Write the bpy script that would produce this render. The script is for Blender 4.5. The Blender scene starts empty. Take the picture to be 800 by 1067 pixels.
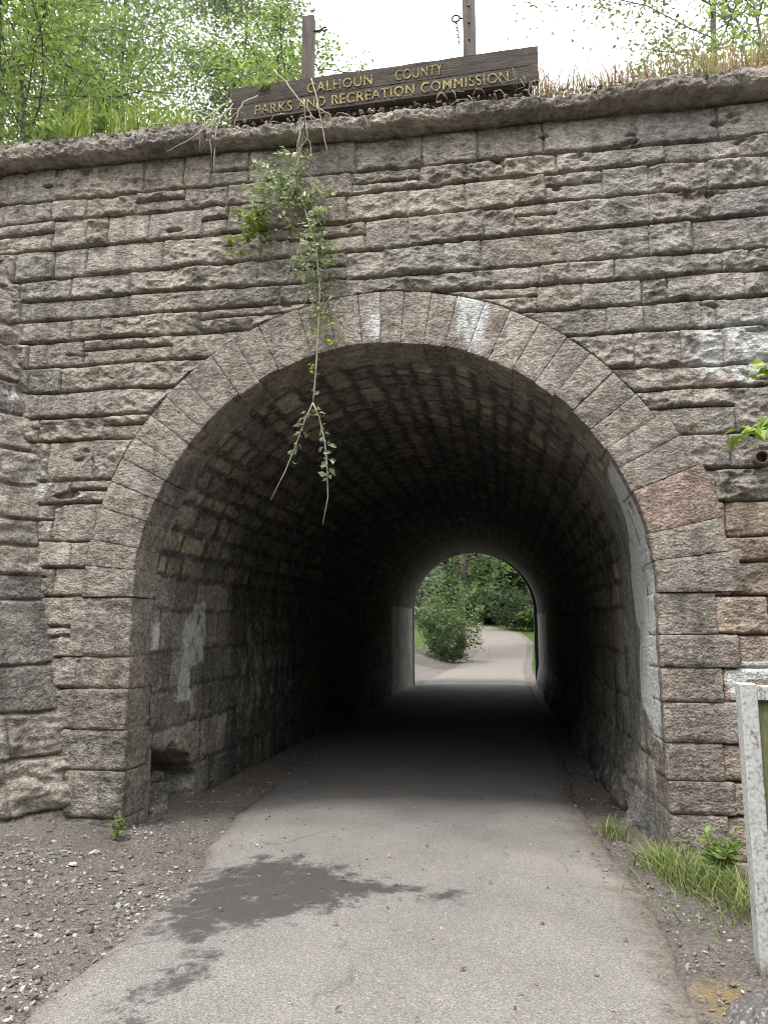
import bpy, math, random
import numpy as np
from math import radians, sin, cos, pi

random.seed(7)
RNG = np.random.default_rng(7)
C = bpy.context.scene.collection

# ------------------------------------------------------------------ noise
def pn(p, seed=0):
    p = np.asarray(p, float)
    i = np.floor(p).astype(np.int64)
    f = p - i
    u = f * f * f * (f * (f * 6 - 15) + 10)
    out = np.zeros(len(p))
    for dx in (0, 1):
        for dy in (0, 1):
            for dz in (0, 1):
                n = ((i[:, 0] + dx) * 374761393 + (i[:, 1] + dy) * 668265263 +
                     (i[:, 2] + dz) * 1440662683 + seed * 1274126177) & 0xffffffff
                n = ((n ^ (n >> 13)) * 1274126177) & 0xffffffff
                n = n ^ (n >> 16)
                g = ((n & 255) / 127.5 - 1) * (f[:, 0] - dx) + (((n >> 8) & 255) / 127.5 - 1) * (f[:, 1] - dy) \
                    + (((n >> 16) & 255) / 127.5 - 1) * (f[:, 2] - dz)
                wx = u[:, 0] if dx else 1 - u[:, 0]
                wy = u[:, 1] if dy else 1 - u[:, 1]
                wz = u[:, 2] if dz else 1 - u[:, 2]
                out += wx * wy * wz * g
    return out

def fbm(p, o=4, seed=0, gain=.5):
    a, s, out = 1.0, 1.0, 0
    for k in range(o):
        out = out + a * pn(p * s, seed + k * 17)
        a *= gain
        s *= 2.03
    return out

def ridged(p, o=4, seed=0, gain=.5):
    a, s, out = 1.0, 1.0, 0
    for k in range(o):
        out = out + a * (0.5 - np.abs(pn(p * s, seed + k * 31)) * 1.6)
        a *= gain
        s *= 2.1
    return out

def hsh(i, j, k=0):
    n = (np.asarray(i, np.int64) * 374761393 + np.asarray(j, np.int64) * 668265263 + np.asarray(k, np.int64) * 2246822519) & 0xffffffff
    n = ((n ^ (n >> 15)) * 2246822519) & 0xffffffff
    n = ((n ^ (n >> 13)) * 3266489917) & 0xffffffff
    return ((n ^ (n >> 16)) & 0xffffff) / float(0xffffff)

def facets(u, v, k=1.0, seed=0):
    """chipped rock: the upper envelope of many small tilted planes"""
    iu, iv = np.floor(u).astype(np.int64), np.floor(v).astype(np.int64)
    best = np.full(len(u), -9.0)
    for a in (-1, 0, 1):
        for b in (-1, 0, 1):
            cu, cv = iu + a, iv + b
            px = cu + .1 + .8 * hsh(cu, cv, seed)
            pv = cv + .1 + .8 * hsh(cu, cv, seed + 1)
            du, dv = u - px, v - pv
            g1 = (hsh(cu, cv, seed + 2) - .5) * 1.5
            g2 = (hsh(cu, cv, seed + 3) - .5) * 1.5
            c = hsh(cu, cv, seed + 4) * .7
            best = np.maximum(best, c + g1 * du + g2 * dv - k * (du * du + dv * dv))
    return best

def sst(x, a, b):
    t = np.clip((x - a) / (b - a), 0, 1)
    return t * t * (3 - 2 * t)

def polydist(x, y, P):
    """signed distance, positive inside"""
    P = np.array(P, float)
    inside = np.zeros(len(x), bool)
    d = np.full(len(x), 1e9)
    n = len(P)
    for i in range(n):
        x1, y1 = P[i]
        x2, y2 = P[(i + 1) % n]
        ex, ey = x2 - x1, y2 - y1
        t = np.clip(((x - x1) * ex + (y - y1) * ey) / (ex * ex + ey * ey + 1e-12), 0, 1)
        d = np.minimum(d, np.hypot(x - x1 - t * ex, y - y1 - t * ey))
        c = ((y1 > y) != (y2 > y)) & (x < (x2 - x1) * (y - y1) / (y2 - y1 + 1e-12) + x1)
        inside ^= c
    return np.where(inside, d, -d)

# ------------------------------------------------------------------ mesh helpers
def mk(name, V, F, mat, parent=None, tint=None, fl=None, smooth=True):
    V = np.asarray(V, np.float32)
    me = bpy.data.meshes.new(name)
    me.vertices.add(len(V))
    me.vertices.foreach_set('co', V.ravel())
    F = np.asarray(F, np.int32)
    n, k = F.shape
    me.loops.add(n * k)
    me.loops.foreach_set('vertex_index', F.ravel())
    me.polygons.add(n)
    me.polygons.foreach_set('loop_start', np.arange(0, n * k, k, dtype=np.int32))
    me.polygons.foreach_set('loop_total', np.full(n, k, np.int32))
    me.update(calc_edges=True)
    me.polygons.foreach_set('use_smooth', np.full(n, smooth, bool))
    if tint is not None:
        a = me.color_attributes.new('tint', 'FLOAT_COLOR', 'POINT')
        c = np.ones((len(V), 4), np.float32)
        c[:, :3] = tint
        a.data.foreach_set('color', c.ravel())
    for nm, val in (fl or {}).items():
        a = me.attributes.new(nm, 'FLOAT', 'POINT')
        a.data.foreach_set('value', np.asarray(val, np.float32))
    me.materials.append(mat)
    o = bpy.data.objects.new(name, me)
    C.objects.link(o)
    if parent is not None:
        o.parent = parent
    return o

def gridF(nu, nv, flip=False):
    a = np.arange(nu * nv).reshape(nu, nv)
    q = np.stack([a[:-1, :-1], a[1:, :-1], a[1:, 1:], a[:-1, 1:]], -1).reshape(-1, 4)
    return q[:, ::-1] if flip else q

def compact(V, F, extras):
    used = np.unique(F)
    m = np.full(len(V), -1, np.int64)
    m[used] = np.arange(len(used))
    return V[used], m[F], [e[used] for e in extras]

class MB:
    def __init__(s):
        s.V, s.F, s.n = [], [], 0
    def add(s, V, F):
        F = np.asarray(F)
        if F.shape[1] == 3:
            F = np.concatenate([F, F[:, 2:3]], 1)
        s.V.append(np.asarray(V, float))
        s.F.append(F + s.n)
        s.n += len(V)
    def box(s, lo, hi, bev=0.0, rot=0.0, org=None):
        x0, y0, z0 = lo
        x1, y1, z1 = hi
        b = bev
        pts, F = [], []
        for z, e in ((z0, b), (z0 + b, 0), (z1 - b, 0), (z1, b)):
            i = len(pts)
            for px, py, ax, ay in ((x0, y0, 1, 1), (x1, y0, -1, 1), (x1, y1, -1, -1), (x0, y1, 1, -1)):
                bb = max(b, 1e-4)
                q = [(px + ax * (bb + e), py + ay * e), (px + ax * e, py + ay * (bb + e))]
                if (ax, ay) in ((1, 1), (-1, -1)):
                    q = q[::-1]
                for w in q:
                    pts.append((w[0], w[1], z))
        for k in range(3):
            for j in range(8):
                F.append((k * 8 + j, k * 8 + (j + 1) % 8, k * 8 + 8 + (j + 1) % 8, k * 8 + 8 + j))
        for base, fl in ((0, True), (24, False)):
            for q in ((0, 1, 2, 7), (2, 3, 6, 7), (3, 4, 5, 6)):
                q = [base + t for t in q]
                F.append(q[::-1] if fl else q)
        V = np.array(pts, float)
        if rot:
            o = np.array(org if org is not None else ((x0 + x1) / 2, (y0 + y1) / 2, 0))
            W = V - o
            c, sn = cos(rot), sin(rot)
            V = np.stack([W[:, 0] * c - W[:, 1] * sn, W[:, 0] * sn + W[:, 1] * c, W[:, 2]], 1) + o
        s.add(V, F)
    def tube(s, pts, rad, sides=6, cap=True):
        P = np.array(pts, float)
        n = len(P)
        r = np.broadcast_to(np.asarray(rad, float), (n,)) if np.ndim(rad) else np.full(n, rad)
        T = np.gradient(P, axis=0)
        T /= np.linalg.norm(T, axis=1)[:, None] + 1e-9
        up = np.array([0.13, .99, .07]) if abs(T[0][2]) > .8 else np.array([.03, .05, 1])
        N = np.cross(T, up)
        N /= np.linalg.norm(N, axis=1)[:, None] + 1e-9
        B = np.cross(T, N)
        a = np.linspace(0, 2 * pi, sides, endpoint=False)
        V = P[:, None] + r[:, None, None] * (np.cos(a)[None, :, None] * N[:, None] + np.sin(a)[None, :, None] * B[:, None])
        V = V.reshape(-1, 3)
        F = []
        for i in range(n - 1):
            for j in range(sides):
                F.append((i * sides + j, i * sides + (j + 1) % sides, (i + 1) * sides + (j + 1) % sides, (i + 1) * sides + j))
        if cap:
            V = np.vstack([V, P[:1], P[-1:]])
            for j in range(sides):
                F.append((n * sides, (j + 1) % sides, j, j))
                F.append((n * sides + 1, (n - 1) * sides + j, (n - 1) * sides + (j + 1) % sides, (n - 1) * sides + j))
        s.add(V, F)
    def build(s, name, mat, parent=None, smooth=True, **k):
        F = np.concatenate(s.F)
        V = np.concatenate(s.V)
        me = bpy.data.meshes.new(name)
        fs = []
        for q in F.tolist():
            w = []
            for t in q:
                if t not in w:
                    w.append(t)
            if len(w) > 2:
                fs.append(w)
        me.from_pydata(V.tolist(), [], fs)
        me.polygons.foreach_set('use_smooth', np.full(len(fs), smooth, bool))
        me.materials.append(mat)
        o = bpy.data.objects.new(name, me)
        C.objects.link(o)
        if parent is not None:
            o.parent = parent
        return o

def tag(o, label=None, cat=None, group=None, kind=None):
    if label: o['label'] = label
    if cat: o['category'] = cat
    if group: o['group'] = group
    if kind: o['kind'] = kind
    return o

def thing(name, label, cat, loc=(0, 0, 0), group=None):
    o = bpy.data.objects.new(name, None)
    o.empty_display_size = .2
    C.objects.link(o)
    return tag(o, label, cat, group)

# ------------------------------------------------------------------ materials
class NT:
    def __init__(s, name):
        s.m = bpy.data.materials.new(name)
        s.m.use_nodes = True
        s.t = s.m.node_tree
        s.t.nodes.clear()
        s.out = s.n('ShaderNodeOutputMaterial')
        s.tc = s.n('ShaderNodeTexCoord')
    def n(s, k, **kw):
        a = s.t.nodes.new(k)
        for i, v in kw.items():
            setattr(a, i, v)
        return a
    def l(s, a, b):
        s.t.links.new(a, b)
    def inp(s, sock, v):
        if hasattr(v, 'is_output'):
            s.l(v, sock)
        else:
            sock.default_value = v
    def noise(s, scale, detail=5, rough=.55, vec=None, dist=0, stretch=None):
        a = s.n('ShaderNodeTexNoise')
        v = vec or s.tc.outputs['Object']
        if stretch:
            mp = s.n('ShaderNodeMapping')
            mp.inputs['Scale'].default_value = stretch
            s.l(v, mp.inputs['Vector'])
            v = mp.outputs[0]
        s.l(v, a.inputs['Vector'])
        a.inputs['Scale'].default_value = scale
        a.inputs['Detail'].default_value = detail
        a.inputs['Roughness'].default_value = rough
        a.inputs['Distortion'].default_value = dist
        return a.outputs['Fac']
    def vor(s, scale, feature='F1', out='Distance'):
        a = s.n('ShaderNodeTexVoronoi', feature=feature)
        s.l(s.tc.outputs['Object'], a.inputs['Vector'])
        a.inputs['Scale'].default_value = scale
        return a.outputs[out]
    def ramp(s, fac, *st):
        r = s.n('ShaderNodeValToRGB')
        e = r.color_ramp.elements
        while len(e) < len(st):
            e.new(.5)
        for el, (p, c) in zip(e, st):
            el.position = p
            el.color = (c, c, c, 1) if not hasattr(c, '__len__') else (*c, 1)
        s.l(fac, r.inputs[0])
        return r.outputs[0]
    def mix(s, fac, a, b, mode='MIX'):
        m = s.n('ShaderNodeMix', data_type='RGBA', blend_type=mode)
        s.inp(m.inputs[0], fac)
        for i, v in ((6, a), (7, b)):
            if hasattr(v, '__len__') and not hasattr(v, 'is_output'):
                v = (*v, 1)
            s.inp(m.inputs[i], v)
        return m.outputs[2]
    def math(s, op, a, b=0.0, clamp=False):
        m = s.n('ShaderNodeMath', operation=op, use_clamp=clamp)
        s.inp(m.inputs[0], a)
        s.inp(m.inputs[1], b)
        return m.outputs[0]
    def attr(s, name, out='Fac'):
        a = s.n('ShaderNodeAttribute', attribute_name=name)
        return a.outputs[out]
    def bump(s, h, strength=.5, dist=.01, normal=None):
        b = s.n('ShaderNodeBump')
        b.inputs['Strength'].default_value = strength
        b.inputs['Distance'].default_value = dist
        s.l(h, b.inputs['Height'])
        if normal:
            s.l(normal, b.inputs['Normal'])
        return b.outputs[0]
    def bsdf(s, col, rough=.9, normal=None, spec=.3, metal=0):
        p = s.n('ShaderNodeBsdfPrincipled')
        if hasattr(col, '__len__') and not hasattr(col, 'is_output'):
            col = (*col, 1)
        s.inp(p.inputs['Base Color'], col)
        s.inp(p.inputs['Roughness'], rough)
        p.inputs['Specular IOR Level'].default_value = spec
        p.inputs['Metallic'].default_value = metal
        if normal:
            s.l(normal, p.inputs['Normal'])
        s.l(p.outputs[0], s.out.inputs[0])
        return p

def stone_mat():
    t = NT('sandstone')
    tint = t.attr('tint', 'Color')
    n1 = t.noise(2.2, 6, .6)
    n2 = t.noise(14, 6, .65, stretch=(1, 1, 1.7))
    n3 = t.noise(48, 5, .72)
    c = t.mix(1, tint, t.ramp(n1, (.35, .78), (.65, 1.2)), 'MULTIPLY')
    c = t.mix(1, c, t.ramp(n2, (.34, .6), (.5, 1.0), (.66, 1.4)), 'MULTIPLY')
    c = t.mix(1, c, t.ramp(n3, (.36, .68), (.64, 1.32)), 'MULTIPLY')
    dr = t.noise(3.2, 5, .6, stretch=(1.6, 1.6, .16))
    c = t.mix(1, c, t.ramp(dr, (.36, .70), (.5, 1.0), (.66, 1.10)), 'MULTIPLY')
    # pale lichen and lime bloom in blotches
    l1 = t.ramp(t.math('MULTIPLY', t.noise(5, 7, .7, dist=.4), t.noise(32, 5, .7)), (.27, 0), (.37, .75))
    c = t.mix(l1, c, (.42, .40, .36))
    # dark crusts
    d1 = t.ramp(t.math('MULTIPLY', t.noise(3.1, 6, .7, dist=.6), t.noise(24, 5, .7)), (.28, 0), (.40, .7))
    c = t.mix(d1, c, (.085, .08, .073))
    # pale mortar
    mj = t.ramp(t.math('MULTIPLY', t.attr('joint'), t.noise(9, 4, .6)), (.3, 0), (.55, .8))
    c = t.mix(mj, c, (.27, .25, .22))
    # lime wash / white paint
    wn = t.math('ADD', t.attr('white'), t.math('MULTIPLY', t.math('SUBTRACT', t.noise(7, 9, .7, dist=.3, stretch=(1, 1, .6)), .5), 1.9))
    wm = t.ramp(wn, (.34, 0), (.68, 1))
    wc = t.mix(t.ramp(t.noise(40, 5, .7), (.35, 0), (.65, 1)), (.46, .47, .46), (.78, .79, .79))
    c = t.mix(t.math('MULTIPLY', wm, .92), c, wc)
    gm = t.ramp(t.math('ADD', t.attr('moss'), t.math('SUBTRACT', t.noise(11, 6, .7), .5)), (.45, 0), (.75, .6))
    c = t.mix(gm, c, (.10, .105, .055))
    h = t.math('ADD', t.math('MULTIPLY', t.noise(27, 5, .66), 1.0), t.math('MULTIPLY', t.vor(52), .4))
    h = t.math('ADD', h, t.math('MULTIPLY', n2, 1.2))
    t.bsdf(c, .93, t.bump(h, 1.0, .024), .2)
    return t.m

def asphalt_mat():
    t = NT('asphalt')
    wet = t.math('ADD', t.attr('wet'), t.math('MULTIPLY', t.math('SUBTRACT', t.noise(6.5, 9, .76), .5), 3.4))
    wet = t.ramp(wet, (.30, 0), (.50, .6), (.72, 1))
    n1 = t.noise(1.2, 6, .6)
    n3 = t.noise(170, 3, .7)
    v = t.vor(130, out='Color')
    c = t.mix(t.ramp(n1, (.3, 0), (.7, 1)), (.188, .173, .161), (.25, .233, .218))
    c = t.mix(1, c, t.ramp(n3, (.3, .68), (.7, 1.32)), 'MULTIPLY')
    sep = t.n('ShaderNodeSeparateColor')
    t.l(v, sep.inputs[0])
    c = t.mix(t.ramp(sep.outputs[0], (.76, 0), (.95, .42)), c, (.42, .395, .365))
    c = t.mix(t.ramp(sep.outputs[1], (.78, 0), (.95, .42)), c, (.085, .08, .076))
    dm = t.math('ADD', t.attr('dirt'), t.math('MULTIPLY', t.math('SUBTRACT', t.noise(7, 8, .74), .5), 2.0))
    dm = t.ramp(dm, (.40, 0), (1.0, 1.0))
    dc = t.mix(t.ramp(t.noise(30, 6, .7), (.35, 0), (.65, 1)), (.11, .093, .08), (.215, .187, .162))
    c = t.mix(dm, c, dc)
    c = t.mix(1, c, t.ramp(t.noise(95, 6, .75), (.36, .62), (.64, 1.35)), 'MULTIPLY')
    c = t.mix(t.math('MULTIPLY', wet, .9), c, t.mix(n3, (.035, .034, .034), (.09, .086, .083)))
    sa = t.math('ADD', t.attr('sand'), t.math('MULTIPLY', t.math('SUBTRACT', t.noise(6, 8, .72), .5), 1.4))
    c = t.mix(t.ramp(sa, (.3, 0), (.8, .7)), c, t.mix(n3, (.22, .19, .155), (.36, .32, .27)))
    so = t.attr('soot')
    c = t.mix(so, c, (.035, .035, .037))  # tunnel shade mixed into the asphalt colour
    # a few thin wandering cracks and repairs
    ck = t.n('ShaderNodeTexVoronoi', feature='DISTANCE_TO_EDGE')
    wv = t.n('ShaderNodeMix', data_type='RGBA')
    nn = t.n('ShaderNodeTexNoise')
    t.l(t.tc.outputs['Object'], nn.inputs['Vector'])
    nn.inputs['Scale'].default_value = 2.5
    nn.inputs['Detail'].default_value = 6
    wv.inputs[0].default_value = .35
    t.l(t.tc.outputs['Object'], wv.inputs[6])
    t.l(nn.outputs['Color'], wv.inputs[7])
    t.l(wv.outputs[2], ck.inputs['Vector'])
    ck.inputs['Scale'].default_value = .55
    cm = t.ramp(ck.outputs['Distance'], (.0, .55), (.006, 0))
    cm = t.math('MULTIPLY', cm, t.ramp(t.noise(1.4, 3, .5), (.5, 0), (.6, 1)))
    c = t.mix(cm, c, (.06, .055, .05))
    h = t.math('ADD', n3, t.math('MULTIPLY', t.vor(130), .8))
    t.bsdf(c, t.ramp(wet, (0, .92), (1, .5)), t.bump(h, .6, .008), .3)
    return t.m

def soil_mat():
    t = NT('soil')
    g = t.attr('green')
    n1 = t.noise(2.5, 7, .65)
    n2 = t.noise(38, 6, .7)
    c = t.mix(t.ramp(n1, (.3, 0), (.7, 1)), (.122, .106, .095), (.20, .18, .162))
    c = t.mix(1, c, t.ramp(n2, (.3, .5), (.7, 1.5)), 'MULTIPLY')
    sep = t.n('ShaderNodeSeparateColor')
    t.l(t.vor(75, out='Color'), sep.inputs[0])
    c = t.mix(t.ramp(sep.outputs[0], (.7, 0), (.8, .7)), c, t.mix(sep.outputs[1], (.12, .105, .095), (.30, .275, .25)))
    ru = t.ramp(t.math('ADD', t.attr('rust'), t.math('MULTIPLY', t.math('SUBTRACT', t.noise(9, 8, .74), .5), 1.9)), (.35, 0), (1.0, .75))
    c = t.mix(ru, c, t.mix(n2, (.20, .135, .06), (.33, .235, .11)))
    gm = t.ramp(t.math('ADD', g, t.math('MULTIPLY', t.math('SUBTRACT', t.noise(3, 6, .7), .5), 1.0)), (.4, 0), (.7, 1))
    c = t.mix(gm, c, t.mix(t.noise(9, 5, .7), (.03, .05, .012), (.09, .13, .03)))
    h = t.math('ADD', n2, t.math('MULTIPLY', t.vor(75), .8))
    t.bsdf(c, .95, t.bump(h, .9, .02), .15)
    return t.m

def leaf_mat(name, trans=.35, spec=.3, rough=.5):
    t = NT(name)
    c = t.attr('tint', 'Color')
    c = t.mix(1, c, t.ramp(t.noise(9, 3, .6), (.3, .75), (.7, 1.25)), 'MULTIPLY')
    p = t.bsdf(c, rough, None, spec)
    tr = t.n('ShaderNodeBsdfTranslucent')
    t.l(t.mix(1, c, (1.12, 1.2, .95), 'MULTIPLY'), tr.inputs[0])
    m = t.n('ShaderNodeMixShader')
    m.inputs[0].default_value = trans
    t.l(p.outputs[0], m.inputs[1])
    t.l(tr.outputs[0], m.inputs[2])
    t.l(m.outputs[0], t.out.inputs[0])
    return t.m

def rough_mat(name, a, b, scale=12, rough=.85, stretch=None, bump=.4, bd=.01, spec=.3, metal=0):
    t = NT(name)
    n = t.noise(scale, 6, .65, stretch=stretch)
    n2 = t.noise(scale * 6, 4, .7, stretch=stretch)
    c = t.mix(t.ramp(n, (.3, 0), (.7, 1)), a, b)
    c = t.mix(1, c, t.ramp(n2, (.3, .75), (.7, 1.25)), 'MULTIPLY')
    t.bsdf(c, rough, t.bump(t.math('ADD', n, n2), bump, bd), spec, metal)
    return t.m

def tint_mat(name, scale=60):
    t = NT(name)
    c = t.mix(1, t.attr('tint', 'Color'), t.ramp(t.noise(scale, 4, .7), (.3, .7), (.7, 1.3)), 'MULTIPLY')
    t.bsdf(c, .92, t.bump(t.noise(scale * 1.5, 4, .7), .5, .006), .2)
    return t.m

def paint_mat():
    t = NT('weathered_white_paint')
    n = t.noise(7, 6, .7, stretch=(3, 3, .6))
    n2 = t.noise(55, 5, .7)
    c = t.mix(t.ramp(n2, (.35, 0), (.6, 1)), (.33, .33, .32), (.53, .54, .53))
    w = t.ramp(t.math('ADD', t.math('MULTIPLY', t.math('MULTIPLY', n, n2), 1.12), t.math('MULTIPLY', t.noise(18, 6, .75, stretch=(2, 2, .12)), .12)), (.24, 1), (.30, 0))
    c = t.mix(w, c, (.2, .185, .165))
    sp = t.n('ShaderNodeSeparateXYZ')
    t.l(t.tc.outputs['Object'], sp.inputs[0])
    b = t.ramp(t.math('ADD', sp.outputs[2], t.math('MULTIPLY', n2, .12)), (.06, 1), (.16, 0))
    c = t.mix(b, c, (.11, .075, .06))
    t.bsdf(c, .8, t.bump(n2, .4, .006), .3)
    return t.m

def board_mat():
    t = NT('weathered_dark_wood')
    n = t.noise(6, 7, .7, stretch=(.35, 3, 7))
    n2 = t.noise(40, 5, .7, stretch=(.12, 1, 2.5))
    c = t.mix(t.ramp(n, (.3, 0), (.7, 1)), (.030, .024, .021), (.095, .079, .069))
    c = t.mix(1, c, t.ramp(n2, (.3, .55), (.7, 1.45)), 'MULTIPLY')
    t.bsdf(c, .85, t.bump(n2, .7, .008), .3)
    return t.m

def worn_yellow():
    t = NT('worn_yellow_paint')
    n = t.noise(16, 7, .75, stretch=(.5, 1, 2))
    n2 = t.noise(70, 5, .7)
    c = t.mix(t.ramp(n2, (.35, 0), (.65, 1)), (.27, .21, .07), (.45, .37, .14))
    c = t.mix(t.ramp(t.math('MULTIPLY', n, n2), (.19, 1), (.29, 0)), c, (.085, .07, .055))
    t.bsdf(c, .85, t.bump(n2, .4, .004), .25)
    return t.m

M = dict(stone=stone_mat(), asphalt=asphalt_mat(), soil=soil_mat(), leaf=leaf_mat('leaf'), farleaf=leaf_mat('woodland_leaf', .3, .35, .45),
         grass=leaf_mat('grass_blade', .3, .2, .6), bark=rough_mat('bark', (.05, .042, .035), (.16, .14, .12), 9, .9, (1, 1, .25), .8, .03),
         stem=rough_mat('dry_stem', (.24, .20, .15), (.42, .37, .29), 20, .85), vstem=rough_mat('vine_stem', (.2, .19, .13), (.42, .40, .30), 20, .8),
         wood=board_mat(), post=rough_mat('weathered_post', (.06, .05, .046), (.17, .14, .125), 9, .85, (2, 2, .3), .5, .008),
         steel=rough_mat('dull_iron', (.03, .03, .032), (.09, .08, .075), 30, .55, None, .3, .004, .5, .6),
         rust=rough_mat('rusty_iron', (.075, .058, .05), (.17, .135, .115), 25, .8, None, .5, .006, .4, .2),
         yellow=worn_yellow(),
         paint=paint_mat(), panel=rough_mat('olive_panel', (.10, .11, .055), (.17, .17, .09), 5, .75, (2, 2, .6), .2, .004),
         pebble=tint_mat('pebble'), concrete=rough_mat('old_concrete', (.17, .165, .155), (.27, .26, .245), 5, .9, None, .5, .012),
         fill=rough_mat('mortar_bed', (.15, .135, .12), (.26, .24, .21), 14, .95), sooty=rough_mat('sooty_concrete', (.10, .098, .094), (.17, .165, .158), 5, .9))  # far portal concrete: one even grey, darker than the old concrete

# ------------------------------------------------------------------ shared metric facts
CX, R, ZS = -.95, 2.11, 1.93          # arch axis, intrados radius, springing height
XL, XR = -3.06, 1.16                  # the two reveals
ROUT = 2.56
LEN = 20.4

PAL = np.array([1.17, 1.16, 1.13]) * np.array([(.262, .228, .198), (.240, .215, .192), (.275, .230, .200), (.282, .25, .218), (.215, .197, .180), (.262, .232, .202), (.25, .224, .20)])
PAL = PAL * .55 + PAL.mean(0) * .45
def stone_tint(idr, idr2):
    k = (idr * len(PAL)).astype(int) % len(PAL)
    return PAL[k] * (.88 + .26 * idr2)[:, None]

def white_mask(x, y, z):
    """worn lime wash on the reveals (metric patches on the two side walls) -> roughly 0..1"""
    ang = np.degrees(np.arctan2(z - ZS, x - CX))
    s = np.where(z < ZS, z, ZS + np.radians(np.clip(ang, 0, 90)) * R)
    sl = np.where(z < ZS, z, ZS + np.radians(np.clip(180 - ang, 0, 90)) * R)
    right = x > CX
    out = np.full(len(x), -1.0)
    PR = [(.06, 3.1), (.55, 3.0), (.66, 2.63), (1.15, 2.15), (1.06, 1.8), (.86, 1.62), (.95, 1.38), (.93, 1.0), (.5, .86), (.12, .7), (.05, 1.1), (.04, 1.7), (.05, 2.2)]
    d = polydist(y, s, PR)
    out = np.where(right, np.maximum(out, np.clip(d / .09, -1, .75)), out)
    for P, a in (([(.33, 1.75), (.58, 1.76), (.58, 1.45), (.36, 1.44)], .8),
                 ([(1.02, 1.72), (1.23, 1.95), (1.64, 2.0), (1.64, 1.34), (1.3, 1.25), (1.28, .93), (.9, .96), (.93, 1.27)], .58),
                 ([(2.55, 1.5), (3.3, 1.92), (4.3, 2.02), (4.95, 1.95), (4.9, .8), (4.2, .55), (3.3, .75), (2.75, .5), (2.5, .9)], .33)):
        d = polydist(y, sl, P)
        out = np.where(~right, np.maximum(out, np.clip(d / .09, -1, a)), out)
    return out

# ------------------------------------------------------------------ THE BRIDGE
bridge = thing('stone_railway_bridge', 'weathered rock-faced sandstone bridge with a round arched tunnel through it', 'bridge')

LV = [5.96, 5.63, 5.42, 5.13, 4.84, 4.63, 4.44, 4.23, 3.99, 3.76, 3.52]
RV = [5.94, 5.64, 5.46, 5.21, 4.94, 4.65, 4.47, 4.25, 4.02, 3.71, 3.52]
L2 = [3.30, 2.95, 2.74, 2.41, 2.18, 1.94, 1.68, 1.43, 1.17, .84, .52, .15, -.3, -.6]
R2 = [3.15, 2.88, 2.62, 2.34, 2.16, 1.90, 1.61, 1.37, 1.12, .83, .56, .33, .01, -.6]
JT = {0: [-4.54, -4.05, -3.17, -2.78, -2.52, -2.17, -1.72, -1.19, -.6, -.12, .44, 1.19, 1.85],
      1: [-4.07, -3.73, -3.23, -2.77, -2.36, -1.89, -1.22, -.62, .1, .54, 1.42, 2.01],
      2: [-4.04, -3.7, -3.5, -3.1, -2.59, -2.35, -1.79, -1.27, -.72, -.23, .18, .44, .91, 1.28, 1.74, 2.16],
      3: [-4.4, -4.01, -3.68, -2.95, -2.03, -1.77, -1.1, -.72, -.08, .18, .53, 1.27, 1.73],
      4: [-4.34, -3.82, -3.25, -2.06, -1.77, -1.27, -.93, -.42, -.11, .68, 1.26, 1.59],
      5: [-4.31, -3.24, -2.44, -1.85, -1.1, -.02, .37, .97, 1.8],
      6: [-4.28, -3.8, -3.51, -2.92, -2.58, .35, .7, 1.17, 1.37],
      7: [-4.2, -3.66, -2.82, .89, 1.18, 1.63, 1.73],
      8: [-4.18, -3.86, -3.16, 1.09, 1.45, 1.77], 9: [-4.08, -3.5, 1.3, 1.94], 10: [-4.05, -3.43, 1.82]}
JL = {11: [-3.94, -3.5], 12: [-3.7], 13: [-3.85], 14: [-3.66], 15: [-3.8]}
JR = {11: [1.76], 12: [1.64, 2.2], 13: [1.69], 14: [2.0], 15: [1.7], 16: [1.57, 1.94], 17: [1.72, 2.3], 18: [1.59, 2.1], 19: [1.52, 1.82], 20: [1.55, 2.1], 21: [1.6, 2.0], 22: [1.53, 1.95]}

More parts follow.
